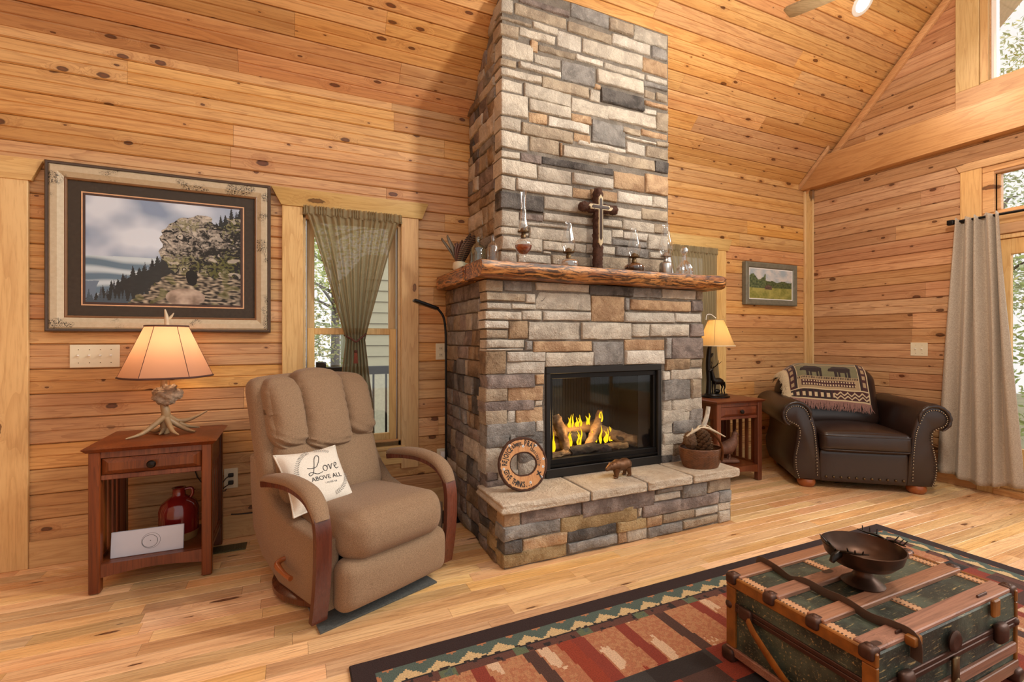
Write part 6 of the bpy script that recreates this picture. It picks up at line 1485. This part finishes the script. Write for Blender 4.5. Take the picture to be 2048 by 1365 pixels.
# ============================================================ CURTAINS
def sheer_curtain(name, x0, x1, z1, zt, z0, y, xc, tw, label, tieback=True):
    t = thing(name, (0, 0, 0), label, 'curtain')
    def f(u, v):
        z = z1 + (z0 - z1) * v
        if z > zt: k = (z1 - z) / (z1 - zt); k = k ** .92; half0, half1 = (x1 - x0) / 2, tw
        else: k = 1.0
        cxm = (x0 + x1) / 2 * (1 - k) + xc * k; half = (x1 - x0) / 2 * (1 - k) + tw * k
        if z < zt: half = tw + .055 * min(1, (zt - z) / .45)
        nf = 15; ph = u * nf * 2 * math.pi + .8 * math.sin(u * 9); amp = .010 + .012 * k
        if z > z1 - .05: amp = .006 + .004 * math.sin(u * 131)
        return (cxm + (u * 2 - 1) * half + .004 * math.sin(ph * .5 + 1), y - amp * math.sin(ph) - .012 * k, z + (.008 * noise.noise(Vector((u * 60, 0, 1))) if v == 0 else 0))
    m = MB().grid(f, 240, 46); m.build('cloth', CURT, t, 70, fix=False)
    MB().grid(lambda u, v: (x0 - .004 + (x1 - x0 + .008) * u, y - .008 - .010 * math.sin(u * 190 + 3 * math.sin(u * 37)) * (.4 + abs(v - .45)), z1 - .03 + .052 * v + .005 * noise.noise(Vector((u * 70, v, 2)))), 200, 5).build('gathered_heading', CURT, t, 70, fix=False)
    MB().box(x0 - .008, x1 + .008, y - .002, y + .004, z1 - .035, z1 - .022).build('rod', CURT, t, smooth=0)
    if tieback:
        pts = [(xc - tw - .006, y - .012, zt + .030), (xc - tw * .4, y - .042, zt + .004), (xc, y - .050, zt - .012), (xc + tw * .4, y - .042, zt + .006), (xc + tw + .006, y - .012, zt + .040)]
        TB = plain('tie_cord', lin(84, 44, 34), .8); m = MB(); ctube(m, pts, .006, 8); tb = m.build('tieback', TB, t, 60)
        TS = plain('tassel', lin(150, 84, 66), .9, noise=.4, nscale=200); xk = xc - .002; yk = y - .056
        m = MB(); m.ball((xk, yk, zt - .075), .011, 10, 8); m.build('tassel_knot', TB, tb, 60); m = MB()
        for k in range(26): a = k * 2.4; r = .011 * math.sqrt(k / 26); m.tube([(xk + r * math.cos(a) * .7, yk + r * math.sin(a) * .7, zt - .082), (xk + r * math.cos(a) * 1.3, yk + r * math.sin(a) * 1.3, zt - .15)], [.002, .0015], 4)
        o = m.build('tassel_fringe', TS, tb, 60); o['kind'] = 'stuff'
sheer_curtain('sheer_curtain', .062, .660, 1.985, 1.17, .42, YW - .030, .365, .062, 'olive sheer curtain gathered with tassel tieback at left window')
sheer_curtain('sheer_curtain', 2.972, 3.560, 1.985, 1.17, .42, YW - .030, 3.34, .19, 'olive sheer curtain behind the chimney at right window', False)
dp = thing('linen_drape', (0, 0, 0), 'long grey linen drape hanging beside the glass door', 'drape')
def drp(u, v):
    z = 2.118 + (.085 - 2.118) * v; k = v ** 1.1
    ya, yb_ = 1.985 + (2.10 - 1.985) * k, 1.725 + (1.605 - 1.725) * k
    nf = 4.5; amp = .034 * (1 - .25 * v) + .012 * noise.noise(Vector((u * 4, v * 2, 1))); ph = u * nf * 2 * math.pi + .5 * math.sin(v * 3 + u * 5)
    return (XW - .105 - amp * math.sin(ph) - .02 * v, ya + (yb_ - ya) * u + .010 * math.sin(ph * .5 + v * 3), z + .02 * math.sin(u * 7 + 1) * (v > .98) + (.010 * math.cos(ph) if v < .01 else 0))
m = MB().grid(drp, 130, 60); do_ = m.build('cloth', DRAPE, dp, 70, fix=False); md = do_.modifiers.new('thick', 'SOLIDIFY'); md.thickness = .003
rd = thing('curtain_rod', (XW - .105, 0, 2.098), 'black curtain rod with squared finial above the door', 'curtain rod')
MB().tube([(0, 2.0, 0), (0, -.6, 0)], .010, 12).build('rod', BLACK, rd, 60)
m = MB(); m.box(-.017, .017, 2.0, 2.045, -.020, .020, .006); m.box(-.012, .012, 1.985, 2.0, -.014, .014, .003); m.build('finial', BLACK, rd)
m = MB(); m.tube([(0, 1.955, -.01), (.05, 1.955, -.012), (.105, 1.955, -.012)], .007, 8); m.box(.09, .104, 1.94, 1.97, -.05, .03, .003); m.build('bracket', BLACK, rd)

# ============================================================ CEILING FAN AND DOWNLIGHTS
fn_ = thing('ceiling_fan', (2.375, .865, 2.71), 'ceiling fan with pale wood blades hung from vault', 'ceiling fan')
MB().tube([(0, 0, .12), (0, 0, cz(.85) - 2.715)], .013, 12).build('downrod', BRASS, fn_); MB().lathe([(0, -.06), (.09, -.05), (.12, 0), (.11, .06), (.05, .11), (0, .12)], 30).build('motor_housing', BRASS, fn_, 60)
BLADE = pine('fan_blade_wood', 'x', lin(206, 186, 150), lin(190, 168, 130), lin(150, 126, 92), rough=.4, knots=0, vary=.02, world=False)
bp = [(.17, -.05), (.30, -.062), (.60, -.070), (.69, -.068), (.705, -.05), (.705, .05), (.69, .068), (.60, .070), (.30, .062), (.17, .05)]
for k in range(3):
    a = R(111.8 + 120 * k); M_ = Matrix.Rotation(a, 4, 'Z') @ Matrix.Rotation(R(-10), 4, 'X')
    b_ = MB().ext(bp, -.004, .004, 'z', .001, M_).build('blade', BLADE, fn_); MB().box(.09, .24, -.018, .018, .004, .010, .002, M_).build('blade_iron', BRASS, b_)
ADDED_BOWL = emit('added_bowl_glow', (1.0, .88, .70, 1), 14)  # light kit added under the fan, out of view, to brighten the room
MB().lathe([(.0, -.145), (.05, -.14), (.10, -.11), (.115, -.075), (.09, -.06)], 28).build('added_light_bowl', ADDED_BOWL, fn_, 60)
point('added_fan_lamp', (0, 0, -.19), 26, .10, (1, .92, .80), fn_)  # lamp of the added bowl, extra light from above the rug
up_l = point('added_ceiling_fill', (0, 0, .19), 95, .10, (1, .92, .80), fn_)  # lamp without a fitting, added above the fan to brighten the ceiling
LENS = emit('downlight_lens', (1.0, .90, .76, 1), 9)
CAN = plain('downlight_trim', lin(236, 232, 226), .4, noise=.01)
nrm = Vector((0, -math.sin(TH), -math.cos(TH)))
for x, y, lb in ((4.05, 2.275, 'recessed ceiling downlight lit above the leather armchair'), (-.6, 2.10, 'added unseen ceiling downlight above the left end table'), (1.75, 1.35, 'added unseen ceiling downlight above the hearth'), (4.05, .60, 'added unseen ceiling downlight above the glass door'), (-.6, .5, 'added unseen ceiling downlight behind the viewer')):  # only the armchair downlight is in view; the others are added for light
    t = thing('downlight', (x, y, cz(y)), lb, 'ceiling light', 0, 'recessed downlights in the vault'); t.rotation_euler = (R(180) - TH + R(0), 0, 0)
    t.rotation_euler = Vector((0, 0, 1)).rotation_difference(nrm).to_euler()
    MB().lathe([(.060, -.02), (.060, .004), (.080, .006), (.090, .002), (.090, -.01)], 30, cap=False).build('trim_ring', CAN, t, 60)
    MB().lathe([(0, .002), (.0595, .002)], 30, cap=False).build('lens', LENS, t)
    l = bpy.data.lights.new('downlight_lamp', 'SPOT'); l.energy = 40; l.spot_size = R(130); l.spot_blend = .8; l.shadow_soft_size = .06; l.color = (1, .84, .64)
    lo = bpy.data.objects.new('downlight_lamp', l); COL.objects.link(lo); lo.parent = t; lo.location = (0, 0, .03); lo.rotation_euler = (R(180), 0, 0)
